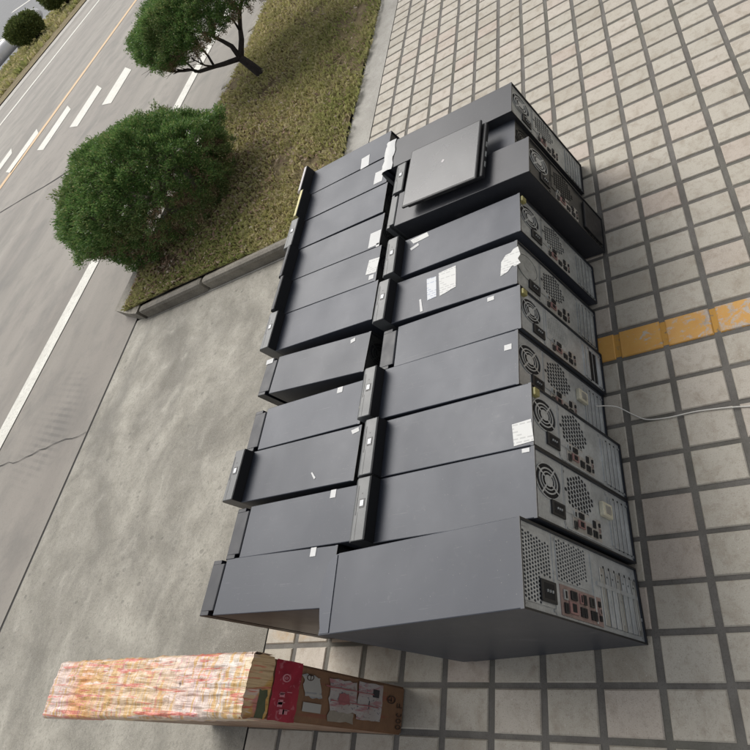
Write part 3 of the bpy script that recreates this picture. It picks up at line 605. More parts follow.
def rear_standard(D, W, H, root, steel=None, fan='rings', disc='holes', ports=True, slots=4, open_slots=False, bracket=False):
    """all z measured from the top; circles are narrower across than tall"""
    st = M[steel or 'steel']; t = 0.0032; X = -0.0045
    b = MB(); b.box(-0.0069, X, t, W-t, 0.008, H-t)
    # pressed ridges and seams
    b.box(X, X+.0012, t+.002, W-t-.002, H-.268*H-.0012, H-.268*H+.0012); b.box(X, X+.0018, W*.03+t, W*.055+t, H*.27, H*.72)
    b.box(X, X+.003, W*.12, W*.86, H*.245, H*.262)                       # slot clamp bar
    for (fy, fz) in ((.08, .02), (.90, .015), (.1, .26), (.9, .27), (.93, .72), (.07, .97), (.92, .965)):
        b.disc_x(X+.0016, t+fy*(W-2*t), H*(1-fz)-.002, .0022, .0033, 8)
        b.ring_x(X, X+.0016, t+fy*(W-2*t), H*(1-fz)-.002, .0026, .0038, .5, 8)
    rp = b.build('rear_panel', st, root)
    fy, fz, r = W*.60, H*(1-.125), .25*W; rz = r*1.55
    g = MB(); g.disc_x(X+.0006, fy, fz, r, rz, 36, 1)
    if fan == 'rings':
        for k, w in ((1.0, .05), (.74, .11), (.52, .12)): g.ring_x(X+.0006, X+.0022, fy, fz, r*k, rz*k, w, 36, 0)
        g.disc_x(X+.0024, fy, fz, r*.33, rz*.33, 20, 0)
        for a in range(4):
            an = math.pi/4+a*math.pi/2+.2; c, s = math.cos(an), math.sin(an); w = .0016
            g.face([(X+.0021, fy+r*.2*c-w*s, fz+rz*.2*s+w*1.5*c), (X+.0021, fy+r*.98*c-w*s, fz+rz*.98*s+w*1.5*c), (X+.0021, fy+r*.98*c+w*s, fz+rz*.98*s-w*1.5*c), (X+.0021, fy+r*.2*c+w*s, fz+rz*.2*s-w*1.5*c)], 0)
    else:
        g.ring_x(X+.0006, X+.002, fy, fz, r*1.1, rz*1.1, .14, 36, 0); g.disc_x(X+.0012, fy, fz, r*.92, rz*.92, 30, 2); g.disc_x(X+.002, fy, fz, r*.3, rz*.3, 20, 0)
    g.build('fan_grille', [M['steel'] if fan == 'rings' else M['steel_dull'], M['hole'], M['steel_dull']], rp)
    s = MB(); sy, sz = W*.26, H*(1-.20); w, h = .1*W, .024
    s.box(X, X+.004, sy-w, sy+w, sz-h, sz+h, 0, .001); s.box(X+.004, X+.0043, sy-w*.7, sy+w*.7, sz-h*.68, sz+h*.68, 1)
    for dz in (-.007, 0, .007): s.box(X+.0044, X+.0068, sy-.0016, sy+.0016, sz+dz-.0011, sz+dz+.0011, 2)
    s.build('power_socket', [M['black'], M['hole'], M['steel']], rp)
    vy, vz, vr = W*.62, H*(1-.42), .31*W; vrz = vr*1.5
    v = MB()
    if disc == 'holes':
        perforated(v, X+.0003, X+.0016, vy-vr*1.06, vy+vr*1.06, vz-vrz*1.06, vz+vrz*1.06, lambda y, z: ((y-vy)/vr)**2+((z-vz)/vrz)**2 < .94, .0080, .0120, .0036, .0054)
    else:
        perforated(v, X+.0003, X+.0016, vy-vr*1.06, vy+vr*1.06, vz-vrz*1.06, vz+vrz*1.06, lambda y, z: ((y-vy)/vr)**2+((z-vz)/vrz)**2 < .94, .0034, .0052, .0010, .0016)
    v.build('vent_grille', [st, M['hole']], rp)
    if ports:
        p = MB(); y0, y1, z0, z1 = W*.07, W*.40, H*.375, H*.665
        p.box(X, X+.0014, y0, y1, z0, z1)
        pp = p.build('port_panel', M['port_plate'], rp)
        spec = [('port', .27, .92, .17, .045, 'steel_dark'), ('port', .72, .92, .14, .045, 'steel_dull'), ('port', .40, .72, .16, .115, 'port_pink'), ('port', .78, .70, .12, .08, 'black'), ('port', .3, .50, .16, .030, 'black'), ('port', .3, .42, .16, .030, 'steel_dark'),
                ('port', .28, .28, .15, .030, 'black'), ('port', .28, .20, .15, .030, 'black'), ('port', .70, .26, .16, .045, 'black'), ('port', .28, .07, .09, .022, 'steel_dark'), ('port', .52, .07, .09, .022, 'port_red'), ('port', .76, .07, .09, .022, 'black')]
        q = {}
        for nm, a, c, w, h, mm in spec:
            yy = y0+(y1-y0)*a; zz = z0+(z1-z0)*c; hw = (y1-y0)*w; hh = (z1-z0)*h
            mb = MB(); mb.box(X+.0014, X+.0042, yy-hw, yy+hw, zz-hh, zz+hh, 0, .0006)
            mb.box(X+.0042, X+.0044, yy-hw*.7, yy+hw*.7, zz-hh*.55, zz+hh*.55, 1); mb.build('port', [M[mm], M['hole']], rp)
    zt, zb = H*.235, H*.035; n = slots; hh = (zt-zb)/n
    for k in range(n):
        z0 = zb+k*hh+.0022; z1 = zb+(k+1)*hh-.0022; c = MB()
        if open_slots and k in (1, 2): c.box(X, X+.0006, W*.13, W*.84, z0, z1, 1); c.box(X, X+.0024, W*.84, W*.9, z0, z1, 0); c.build('slot_opening', [st, M['hole']], rp); continue
        c.box(X, X+.0026, W*.10, W*.86, z0, z1, 0, .0008); c.box(X+.0026, X+.0034, W*.16, W*.80, (z0+z1)/2-.0018, (z0+z1)/2+.0018, 0); c.box(X, X+.0008, W*.09, W*.90, z0-.0046, z0-.0004, 1)
        c.build('slot_cover', [st, M['hole']], rp)
    if bracket:
        c = MB(); yb, zb2 = W*.60, H*.315
        c.box(X, X+.010, yb-.012, yb+.014, zb2-.022, zb2+.020, 0, .002); c.box(X+.010, X+.0115, yb-.006, yb+.008, zb2-.012, zb2+.010, 1); c.build('cream_connector', [M['port_cream'], M['steel_bright']], rp)
    return rp

def rear_mesh(D, W, H, root, steel='steel', holes=(.0056, .0086, .0022, .0034), dark=False, slots=7):
    """rear with honeycomb vents (other models)"""
    st = M[steel]; t = 0.0032; X = -0.0045
    b = MB(); b.box(-0.0069, X, t, W-t, 0.008, H-t)
    b.box(X, X+.0012, t+.002, W-t-.002, H*(1-.235)-.0012, H*(1-.235)+.0012); b.box(X, X+.002, W*.08, W*.92, H*.445, H*.455); b.box(X, X+.0035, W*.55, W*.60, H*.04, H*.42)
    for (fy, fz) in ((.06, .02), (.92, .03), (.06, .22), (.93, .24), (.5, .235), (.93, .5), (.93, .94), (.07, .96), (.3, .98)):
        b.disc_x(X+.0016, t+fy*(W-2*t), H*(1-fz)-.002, .0024, .0036, 8); b.ring_x(X, X+.0016, t+fy*(W-2*t), H*(1-fz)-.002, .0028, .0042, .5, 8)
    rp = b.build('rear_panel', st, root)
    y0, y1, z0, z1 = W*.10, W*.90, H*.79, H*.985
    v = MB(); perforated(v, X+.0003, X+.0018, y0, y1, z0, z1, lambda y, z: not (y < W*.42 and z < H*.865) and y+(z1-z)*.12 < y1*.985, *holes); v.build('vent_grille', [st, M['hole']], rp)
    s = MB(); sy, sz, w, h = W*.26, H*.825, .12*W, .024
    s.box(X+.0018, X+.0055, sy-w, sy+w, sz-h, sz+h, 0, .001); s.box(X+.0055, X+.0058, sy-w*.7, sy+w*.7, sz-h*.66, sz+h*.66, 1)
    for dz in (-.008, 0, .008): s.box(X+.0059, X+.008, sy-.0018, sy+.0018, sz+dz-.0012, sz+dz+.0012, 2)
    s.build('power_socket', [M['black'], M['hole'], M['steel']], rp)
    v = MB(); perforated(v, X+.0003, X+.0018, W*.44, W*.94, H*.50, H*.74, lambda y, z: not (y < W*.55 and z < H*.56), *holes); v.build('vent_grille', [st, M['hole']], rp)
    p = MB(); y0, y1, z0, z1 = W*.06, W*.40, H*.40, H*.73
    p.box(X, X+.0014, y0, y1, z0, z1); p.build('port_panel', M['port_red'] if not dark else M['steel_dark'], rp)
    q = {}
    for a, c, w, h, mm in ((.25, .90, .17, .04, 'black'), (.68, .90, .17, .04, 'steel_dull'), (.32, .73, .20, .10, 'port_pink'), (.74, .70, .15, .07, 'black'), (.28, .53, .16, .032, 'black'), (.28, .45, .16, .032, 'black'), (.72, .53, .17, .035, 'port_pink'), (.72, .44, .17, .035, 'black'),
                           (.28, .28, .16, .03, 'black'), (.28, .20, .16, .03, 'black'), (.72, .26, .17, .05, 'steel_dark'), (.26, .07, .1, .025, 'black'), (.5, .07, .1, .025, 'port_red'), (.75, .07, .1, .025, 'black')):
        yy = y0+(y1-y0)*a; zz = z0+(z1-z0)*c; hw = (y1-y0)*w; hh = (z1-z0)*h
        mb = MB(); mb.box(X+.0014, X+.0045, yy-hw, yy+hw, zz-hh, zz+hh, 0, .0006); mb.box(X+.0045, X+.0047, yy-hw*.7, yy+hw*.7, zz-hh*.5, zz+hh*.5, 1)
        mb.build('port', [M[mm] if not dark else M['black'], M['hole']], rp)
    zt, zb = H*.385, H*.03; hh = (zt-zb)/slots
    for k in range(slots):
        z0 = zb+k*hh+.0022; z1 = zb+(k+1)*hh-.0022; c = MB()
        c.box(X, X+.0026, W*.09, W*.80, z0, z1, 0, .0008); c.box(X+.0026, X+.0036, W*.16, W*.74, (z0+z1)/2-.0018, (z0+z1)/2+.0018, 0); c.box(X, X+.0008, W*.09, W*.84, z0-.0040, z0-.0004, 1)
        c.disc_x(X+.0028, W*.70, (z0+z1)/2+.005, .0016, .0024, 8, 1); c.build('slot_cover', [st if k % 3 else M['steel_bright'] if not dark else st, M['hole']], rp)
    return rp

def bezel_proud(D, W, H, root, top=0.029, depth=0.044, mat='bezel_grey', narrow=False):
    """front cover that stands above the case: light rounded top, dark inner face"""
    Zt = H+top; b = MB()
    b.prism_y([(-D-.0005, .004), (-D-.0005, Zt-.002), (-D-.002, Zt), (-D-depth+.010, Zt-.001), (-D-depth, Zt-.008), (-D-depth, .004)], .001, W-.001, 0, .0016)
    bz = b.build('front_bezel', M[mat], root)
    i = MB(); i.box(-D-.0006, -D+.0022, .0010, W-.0010, H+.0006, Zt-.0006, 0, .0005); i.build('inner_flange', M['hole'], bz)
    if not narrow:
        x = -D-depth
        s = MB(); s.box(x+.013, x+.0155, W*.40, W*.86, Zt-.0014, Zt-.0004, 0); s.build('drive_slot', M['black'], bz)
        s = MB(); s.box(x+.022, x+.036, W*.50, W*.64, Zt-.0016, Zt+.0004, 0); s.build('power_button', M['black'], bz)
        s = MB(); s.box(x+.0245, x+.0335, W*.525, W*.615, Zt+.0002, Zt+.0012, 0); s.build('badge', M['badge_white'], bz)
        s = MB(); s.disc_x(0, 0, 0, .002, .002, 10); s = MB(); s.box(x+.0255, x+.0285, W*.715, W*.735, Zt-.0012, Zt-.0002, 0); s.build('indicator', M['black'], bz)
        s = MB(); s.box(x+.019, x+.0196, W*.03, W*.44, Zt-.0012, Zt-.0004, 0); s.build('seam', M['steel_dark'], bz)
    return bz
def bezel_flat(D, W, H, root, depth=0.05):
    Zt = H+.002; b = MB()
    b.prism_y([(-D-.001, .004), (-D-.001, Zt-.002), (-D-.004, Zt), (-D-depth+.006, Zt-.001), (-D-depth, Zt-.006), (-D-depth, .004)], .009, W-.009, 0, .001)
    b.prism_y([(-D-.016, .004), (-D-.016, Zt-.001), (-D-depth+.006, Zt-.001), (-D-depth, Zt-.006), (-D-depth, .004)], .001, .0095, 0, .001)
    b.prism_y([(-D-.016, .004), (-D-.016, Zt-.001), (-D-depth+.006, Zt-.001), (-D-depth, Zt-.006), (-D-depth, .004)], W-.0095, W-.001, 0, .001)
    bz = b.build('front_bezel', M['bezel_black'], root)
    s = MB(); s.box(-D-depth-.0012, -D-depth, W*.3, W*.7, H*.86, H*.89, 0); s.build('badge', M['badge_white'], bz)
    s = MB(); s.box(-D-depth-.001, -D-depth, W*.12, W*.88, H*.66, H*.74, 0); s.box(-D-depth-.001, -D-depth, W*.12, W*.88, H*.55, H*.63, 0); s.build('drive_bay', M['black'], bz)
    return bz
def sticker(root, pts, z, mat, name='sticker'):
    """pts in the tower's own x,y; a thin slip of paper lying on the top panel"""
    b = MB(); n = len(pts); ox = sum(p[0] for p in pts)/n; oy = sum(p[1] for p in pts)/n
    lo = [(x-ox, y-oy, 0) for x, y in pts]; hi = [(x-ox, y-oy, .0006) for x, y in pts]
    b.add(lo+hi, [tuple(range(n, 2*n))]+[(i, (i+1) % n, n+(i+1) % n, n+i) for i in range(n)])
    o = b.build(name, M[mat], root); o.location = (ox, oy, z+.0002); return o
def to_local(root, x, y):
    c, s = math.cos(root.rotation_euler.z), math.sin(root.rotation_euler.z); dx, dy = x-root.location.x, y-root.location.y
    return (c*dx+s*dy, -s*dx+c*dy)
def put(root, pts, z, mat, name='sticker'): return sticker(root, [to_local(root, *p) for p in pts], z, mat, name)
def quad(cx, cy, w, h, a=0.0):
    c, s = math.cos(a), math.sin(a); return [(cx+c*u-s*v, cy+s*u+c*v) for u, v in ((-w/2, -h/2), (w/2, -h/2), (w/2, h/2), (-w/2, h/2))]

D0, W0, H0 = 0.370, 0.117, 0.395           # common tower (bezel extra)
DF, WF = 0.350, 0.105                       # flat fronted tower
def proto_proud():
    r = empty('computer_tower', (0, 0, 0)); case_part(D0, W0, H0, M['paint'], r); bezel_proud(D0, W0, H0, r); rear_standard(D0, W0, H0, r); return r
def proto_narrow():
    r = empty('computer_tower', (0, 0, 0)); case_part(D0, W0, H0, M['paint'], r); bezel_proud(D0, W0, H0, r, .038, .022, 'bezel_grey', True); rear_standard(D0, W0, H0, r); return r
def proto_flat():
    r = empty('computer_tower', (0, 0, 0)); case_part(DF, WF, H0, M['paint'], r); bezel_flat(DF, WF, H0, r); rear_standard(DF, WF, H0, r, disc='mesh', open_slots=True); return r
def copy_tree(o, parent=None):
    c = o.copy(); COL.objects.link(c)
    if parent is not None: c.parent = parent
    for ch in list(o.children): copy_tree(ch, c)
    return c
GROUP = 'desktop computer towers standing in two rows'
protos = {}
def tower(kind, x, y, deg, label):
    mk = {'proud': proto_proud, 'narrow': proto_narrow, 'flat': proto_flat}[kind]
    if kind not in protos: r = protos[kind] = mk(); first = True
    else: r = copy_tree(protos[kind])
    r.location = (x, y, 0); r.rotation_euler = (0, 0, math.radians(deg)); tag(r, label, 'computer', GROUP); return r
def remat(root, part, mat):
    for ch in root.children_recursive:
        if ch.name.split('.')[0] == part:
            ch.material_slots[0].link = 'OBJECT'; ch.material_slots[0].material = M[mat]
def part(root, nm):
    return [c for c in root.children if c.name.split('.')[0] == nm]
def swap_rear(root, D, W, H, **kw):
    for c in part(root, 'rear_panel'):
        for g in list(c.children_recursive)+[c]: bpy.data.objects.remove(g, do_unlink=True)
    return rear_standard(D, W, H, root, **kw)

# left row first (copies made while the prototypes carry no stickers), then the right row
T = {}
spec = [
 ('R2', 'proud', -.018, .191, .94, 'right row tower directly behind the nearest biggest tower, cream connector on its rear'),
 ('R3', 'proud', -.021, .309, .71, 'right row tower with large square white label at the rear corner of its top'),
 ('R4', 'proud', -.050, .429, .09, 'tower in the right row with a yellowed sticker on its front bezel'),
 ('R6', 'proud', -.050, .657, -1.0, 'right row tower with several torn white paper labels across its top'),
 ('R7', 'proud', -.038, .797, .36, 'right row tower against the dark side of the taller black tower under the laptop'),
 ('RG', 'proud', -.050, 1.073, -1.0, 'half hidden tower sunk between the two long black towers under the laptop'),
 ('L3', 'proud', -.467, .309, 0, 'left row tower with grey raised front and a short white scratch on its top'),
 ('L6', 'proud', -.490, .697, -.91, 'left row tower with exposed dark wedge beside the tilted tower, grey raised front'),
 ('L9', 'proud', -.515, 1.060, 0, 'left row tower with raised grey front and no sticker, third from the grass end'),
 ('L7', 'narrow', -.499, .815, -1.0, 'left row tower with black raised front and white label, fifth from the grass end'),
 ('L8', 'narrow', -.507, .934, -.9, 'left row tower with black raised front and white label, fourth from the grass end'),
 ('L10', 'narrow', -.522, 1.181, 0, 'left row tower with a yellowed front edge, second from the grass end'),
 ('L11', 'narrow', -.538, 1.304, .6, 'left row tower beside the grass, farthest in its row, with its grey rear corner showing'),
 ('R5', 'flat', -.042, .547, .6, 'right row tower with flat black front and empty expansion slots'),
 ('L1', 'flat', -.484, .086, -.3, 'nearest left row tower, its dark side exposed above the carton'),
 ('L2', 'flat', -.442, .194, .5, 'second left row tower from the carton, flat black front, small white sticker'),
 ('L4', 'flat', -.475, .430, .4, 'left row tower with flat black front beside the dark side of the tilted tower'),
 ('L5', 'flat', -.490, .557, -2.97, 'tilted left row tower standing askew with dark gaps on both sides'),
]
for key, kind, x, y, deg, lab in spec: T[key] = tower(kind, x, y, deg, lab)
# individual rears
for k, kw in {'R2': dict(bracket=True), 'R6': dict(fan='solid', steel='steel_dull'), 'R4': dict(bracket=True), 'R7': dict(steel='steel_dull'), 'R3': dict(bracket=False)}.items():
    swap_rear(T[k], D0, W0, H0, **kw)
for k in ('L7', 'L8'): remat(T[k], 'front_bezel', 'bezel_black')
remat(T['L10'], 'front_bezel', 'yellow_face'); remat(T['L11'], 'front_bezel', 'pale_face')
for k in ('R6', 'L6', 'R7', 'L9', 'L10', 'L11'): remat(T[k], 'case', 'paint_old')
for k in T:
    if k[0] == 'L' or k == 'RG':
        for p in ('rear_panel', 'slot_cover', 'vent_grille', 'fan_grille', 'port_panel', 'port'): remat(T[k], p, 'steel_dark')  # shade of the gaps put into these rears as dark steel
# yellow tags hanging on three rears
for k in ('R3', 'R7', 'R5'):
    W = WF if k == 'R5' else W0; b = MB(); b.box(-.006, .006, W*.80, W*.93, H0-.022, H0-.004, 0, .002); b.build('yellow_tag', M['yellow_tag'], T[k])
# stickers
put(T['R3'], [(-.067, .353), (-.025, .356), (-.020, .316), (-.063, .313)], H0, 'paper_grey', 'paper_label')
put(T['R2'], quad(-.038, .302, .016, .007), H0, 'white')
put(T['R4'], quad(-.075, .512, .018, .012), H0, 'white'); put(T['R4'], quad(-.447, .448, .016, .018, .2), H0+.026, 'cream')
put(T['R5'], quad(-.120, .640, .018, .010), H0, 'white')
put(T['R6'], [(-.315, .757), (-.285, .755), (-.279, .696), (-.307, .694)], H0, 'paper_blue', 'paper_label')
put(T['R6'], [(-.278, .762), (-.225, .766), (-.221, .705), (-.250, .698), (-.269, .694)], H0, 'paper_grey', 'paper_label')
put(T['R6'], [(-.092, .727), (-.080, .742), (-.066, .744), (-.058, .752), (-.046, .754), (-.040, .730), (-.047, .722), (-.040, .707), (-.055, .703), (-.062, .708), (-.075, .695), (-.094, .690)], H0, 'paper_grey', 'torn_label')
put(T['R6'], [(-.333, .704), (-.327, .704), (-.318, .668), (-.326, .668)], H0, 'white')
put(T['R7'], [(-.388, .905), (-.330, .909), (-.322, .893), (-.374, .888)], H0, 'paper_grey'); put(T['R7'], [(-.385, .876), (-.358, .884), (-.354, .876), (-.380, .868)], H0, 'white')
put(T['L11'], quad(-.64, 1.326, .036, .052, .1), H0, 'white'); put(T['L10'], quad(-.560, 1.220, .036, .050, 0), H0, 'white')
put(T['L8'], quad(-.529, .965, .042, .052, 0), H0, 'white'); put(T['L7'], quad(-.519, .868, .040, .048, -.1), H0, 'paper_grey')
put(T['L8'], quad(-.513, .938, .012, .012), H0, 'white')
put(T['L7'], quad(-.517, .832, .018, .014), H0, 'white')
put(T['L5'], quad(-.545, .652, .016, .010, .2), H0, 'white'); put(T['L5'], quad(-.868, .673, .028, .014), H0+.002, 'white')
put(T['L4'], quad(-.560, .526, .018, .014), H0, 'white')
put(T['L3'], [(-.498, .418), (-.476, .422), (-.472, .413), (-.492, .409)], H0, 'white'); put(T['L3'], [(-.606, .343), (-.603, .345), (-.588, .331), (-.592, .328)], H0, 'white')
put(T['L2'], quad(-.522, .290, .016, .016), H0, 'white'); put(T['L1'], quad(-.552, .184, .016, .016), H0, 'white')

# the nearest, biggest tower: curved front seam, honeycomb vents
D1, W1, H1 = .430, .124, .447
r = empty('computer_tower', (-.015, .059, 0), math.radians(2.9)); tag(r, 'nearest and biggest tower with plain grey top, wide dark side and honeycomb vents behind', 'computer', GROUP)
b = MB(); t = .0028
case_box(b, -.403, -.007, W1, H1, .0016)
rear_lip(b, W1, H1, t)
for x in (-.37, -.05):
    for y in (.018, W1-.018): b.box(x-.012, x+.012, y-.008, y+.008, 0, .005, 1)
b.build('case', [M['paint_old'], M['black']], r)
# front cover with bowed front edge
bm = bmesh.new(); prof = [(-.4042, 0.001), (-.4042, W1-.001)]
for i in range(13):
    f = i/12; prof.append((-.416-.022*math.sin(math.pi*(.12+.80*(1-f)))**.8 if 0 < i < 12 else (-.413 if i == 0 else -.431), W1-.001-(W1-.002)*f))
lo = [bm.verts.new((x, y, .004)) for x, y in prof]; hi = [bm.verts.new((x, y, H1-.0006)) for x, y in prof]; n = len(prof)
bm.faces.new(hi); bm.faces.new(lo[::-1])
for i in range(n): bm.faces.new((lo[i], lo[(i+1) % n], hi[(i+1) % n], hi[i]))
bmesh.ops.recalc_face_normals(bm, faces=list(bm.faces)); bmesh.ops.bevel(bm, geom=[e for e in bm.edges if abs(e.verts[0].co.z-e.verts[1].co.z) < .001], offset=.0015, segments=2, affect='EDGES')
b = MB(); b.bm(bm); fb = b.build('front_bezel', M['paint_old'], r)
b = MB(); b.box(-.4405, -.436, W1*.2, W1*.8, H1*.80, H1*.86); b.box(-.4405, -.436, W1*.2, W1*.8, H1*.68, H1*.74); b.build('drive_bay', M['black'], fb)
rear_mesh(D1, W1, H1, r, 'steel')
T['R1'] = r

# two long black towers under the laptop
D8, W8, H8 = .440, .120, .418
r = empty('computer_tower', (.004, .948, 0), math.radians(-1.2)); tag(r, 'long black tower with wide dark side, under the near edge of the laptop', 'computer', GROUP)
case_part(D8, W8, H8, M['paint_dark'], r); bz = bezel_flat(D8, W8, H8, r, .032); remat(r, 'front_bezel', 'bezel_grey')
rp = rear_standard(D8, W8, H8, r, steel='steel_dark', slots=5)
b = MB(); b.box(-.004, .004, W8*.12, W8*.86, H8*.05, H8*.30, 0, .002); b.build('cable_cover', M['black'], rp)
T['R8'] = r
D9, W9, H9 = .440, .122, .426
r = empty('computer_tower', (-.040, 1.187, 0), math.radians(-.7)); tag(r, 'long black tower with white paper over its front edge, under the laptop far edge', 'computer', GROUP)
case_part(D9, W9, H9, M['paint_dark'], r); bezel_flat(D9, W9, H9, r, .034); rear_standard(D9, W9, H9, r, steel='steel_dull', slots=5)
b = MB(); vs = []; fs = []; ny = 10
prof = [(-.434, H9+.0022), (-.450, H9+.0045), (-.470, H9+.0042), (-.4765, H9-.001), (-.4785, H9-.03), (-.4795, H9-.075)]
for j in range(ny+1):
    for k, (x, z) in enumerate(prof): vs.append((x+.003*math.sin(j*1.3+k), -.006+(W9+.008)*j/ny, z+.0008*math.sin(j*2.1+k*1.7)))
m = len(prof)
for j in range(ny):
    for k in range(m-1): fs.append((j*m+k, j*m+k+1, (j+1)*m+k+1, (j+1)*m+k))
b.add(vs, fs, 0, True); b.build('paper_sheet', M['white'], r)
T['R9'] = r

# ------------------------------------------------------------------ laptop lying across the two black towers
lp = empty('laptop', (-.252, 1.076, .4283), math.radians(-3.2)); tag(lp, 'closed dark grey laptop lying across two black towers', 'laptop')
b = MB(); b.box(-.118, .138, -.095, .100, .002, .016, 0, .003)
for x in (-.1, .11):
    for y in (-.08, .085): b.box(x-.01, x+.01, y-.006, y+.006, 0, .003, 0)
bs = b.build('base', M['black'], lp)
for k in range(3): q = MB(); q.box(.1375, .1392, -.06+k*.035, -.042+k*.035, .006, .011, 0); q.build('side_port', M['steel_dull'], bs)
q = MB(); q.box(-.06, .05, -.0965, -.0945, .006, .011, 0); q.build('front_speaker', M['steel_dark'], bs)
b = MB(); b.box(-.127, .127, -.105, .105, 0, .0080, 1, .0035); b.box(-.1225, .1225, -.1005, .1005, .0070, .0085, 0, .0006); ld = b.build('lid', [M['lid'], M['black']], lp); ld.location = (0, 0, .0175); ld.rotation_euler = (.008, -.012, 0)
q = MB(); q.disc_x(0, 0, 0, 1, 1, 4); q = MB(); q.prism_y([(.004, .0), (.012, .0), (.012, .0004), (.004, .0004)], -.002, .004); lg = q.build('emblem', M['pale_face'], ld); lg.location = (.0, -.002, .0086); lg.rotation_euler = (0, 0, .9); lg.scale = (1.2, 1.3, 1)
q = MB(); q.tube([(-.09, .103, .0), (-.04, .103, .0)], [.006, .006], 10); q.tube([(.04, .103, .0), (.09, .103, .0)], [.006, .006], 10); q.build('hinge', M['black'], ld)

# ------------------------------------------------------------------ tape-wrapped carton
cb = empty('carton', (-.94, -.045, 0)); tag(cb, 'tall narrow brown carton with its top wrapped in crumpled yellow and red tape', 'carton')
HB = .448
def bx(u, v, w):
    """u: 0 near the towers' end (x=-.607) to 1 far left, v: 0 front (-y) to 1 back, w: height fraction; the carton leans a little"""
    x = -.608+(-1.272+.608)*u+.006*w*(1-u)*0; y0 = -.084+(.012*w)*(1-u)-.001*w*u; y1 = -.005+(.020*w)*(1-u)+.012*w*u
    return Vector((x, y0+(y1-y0)*v, HB*w))-Vector((-.94, -.045, 0))
def carton_mat():
    t = NT('brown_cardboard'); v = t.coord(); n1 = t.noise(v, 18, 5, 0.6); n2 = t.noise(t.coord(scale=(1, 60, 400)), 2, 4, .6); n3 = t.noise(v, 300, 3)
    c = t.mix(t.gray(n1, .35, .7), (0.24, 0.128, 0.068, 1), (0.17, 0.088, 0.048, 1)); c = t.mix(t.gray(n2, .4, .7, 0, .3), c, (0.10, 0.062, 0.038, 1)); t.bump(n2, .2, .002)
    # red strapping tape lines wrapped round
    wv = t.noise(t.coord(scale=(1.5, 55, 3.5), rot=(0.10, 0, 0)), 1.0, 3, .6, .3); c = t.mix(t.gray(wv, .60, .66, 0, .45), c, (0.25, 0.04, 0.04, 1))
    return t.out(c, t.gray(n1, .3, .7, .35, .55), 0, .5)
def wrap_mat():
    t = NT('crumpled_printed_tape'); v = t.coord()
    sx = t.n('ShaderNodeSeparateXYZ'); t.set(sx.inputs[0], v); x = sx.outputs['X']
    wob = t.math('MULTIPLY', t.math('SUBTRACT', t.noise(v, 9, 3), 0.5), 0.14); xw = t.math('ADD', x, wob)
    def st(scale, rot, k, lo, hi, det=3): return t.gray(t.noise(t.coord(scale=scale, rot=(0, 0, rot)), k, det, .6, .35), lo, hi)
    c = t.ramp(t.gray(xw, -.36, .36), [(0, (0.588, 0.437, 0.382, 1)), (.10, (0.588, 0.445, 0.389, 1)), (.19, (0.554, 0.234, 0.050, 1)), (.30, (0.538, 0.281, 0.086, 1)), (.36, (0.554, 0.406, 0.288, 1)), (.5, (0.554, 0.390, 0.216, 1)), (.62, (0.588, 0.429, 0.288, 1)), (.75, (0.580, 0.429, 0.374, 1)), (.9, (0.571, 0.491, 0.403, 1)), (1, (0.538, 0.390, 0.187, 1))])
    c = t.mix(t.math('MULTIPLY', st((4, 46, 4), .30, 1.4, .55, .60), .7), c, (0.605, 0.468, 0.418, 1)); c = t.mix(t.math('MULTIPLY', st((70, 7, 7), .10, 1.2, .51, .56), .85), c, (0.521, 0.296, 0.065, 1))
    c = t.mix(t.math('MULTIPLY', st((5, 90, 5), -.05, 1.3, .58, .62), .85), c, (.52, .09, .06, 1)); c = t.mix(t.math('MULTIPLY', st((9, 120, 9), .45, 1.2, .60, .63), .8), c, (.58, .16, .10, 1))
    c = t.mix(t.math('MULTIPLY', st((110, 12, 9), -.2, 1.2, .61, .65), .7), c, (.50, .16, .20, 1)); c = t.mix(t.math('MULTIPLY', st((6, 70, 6), .15, 1.7, .62, .66), .8), c, (0.655, 0.562, 0.504, 1))
    c = t.mix(t.math('MULTIPLY', st((60, 30, 9), .6, 1.0, .68, .72, 5), .8), c, (.10, .08, .06, 1)); c = t.mix(t.math('MULTIPLY', st((24, 24, 9), 0, 1.0, .68, .73), .5), c, (.30, .38, .26, 1))
    h = t.math('ADD', t.noise(t.coord(scale=(5, 60, 5), rot=(0, 0, .3)), 1.6, 4, .6, .5), t.noise(t.coord(scale=(60, 10, 9), rot=(0, 0, .1)), 1.2, 4, .6, .4))
    c = t.mix(t.math('MULTIPLY', st((5, 150, 5), .2, 1.2, .58, .63), .55), c, (.24, .12, .05, 1)); c = t.mix(t.math('MULTIPLY', st((160, 9, 5), .05, 1.2, .60, .65), .5), c, (.28, .16, .04, 1)); t.bump(h, .8, .007); t.bsdf.inputs['Coat Weight'].default_value = .25; t.bsdf.inputs['Coat Roughness'].default_value = .25
    return t.out(c, .35, 0, .5)
def red_mat():
    t = NT('red_tape'); v = t.coord(); n = t.noise(v, 30, 4, .6)
    wv = t.noise(t.coord(scale=(1, 90, 70)), 1.0, 3, .6, .6)
    c = t.mix(t.gray(n, .35, .7), (.34, .022, .045, 1), (.24, .014, .03, 1)); c = t.mix(t.gray(wv, .60, .66, 0, .35), c, (.55, .25, .28, 1)); t.bump(n, .3, .003)
    return t.out(c, .28, 0, .5)
M['carton'] = carton_mat(); M['wrap'] = wrap_mat(); M['red_tape'] = red_mat()
b = MB()
q = [bx(u, v, w) for w in (0.004, 1) for (u, v) in ((0, 0), (0, 1), (1, 1), (1, 0))]
bm = bmesh.new(); vv = [bm.verts.new(p) for p in q]
for f in ((0, 1, 2, 3), (4, 7, 6, 5), (0, 4, 5, 1), (1, 5, 6, 2), (2, 6, 7, 3), (3, 7, 4, 0)): bm.faces.new([vv[i] for i in f])
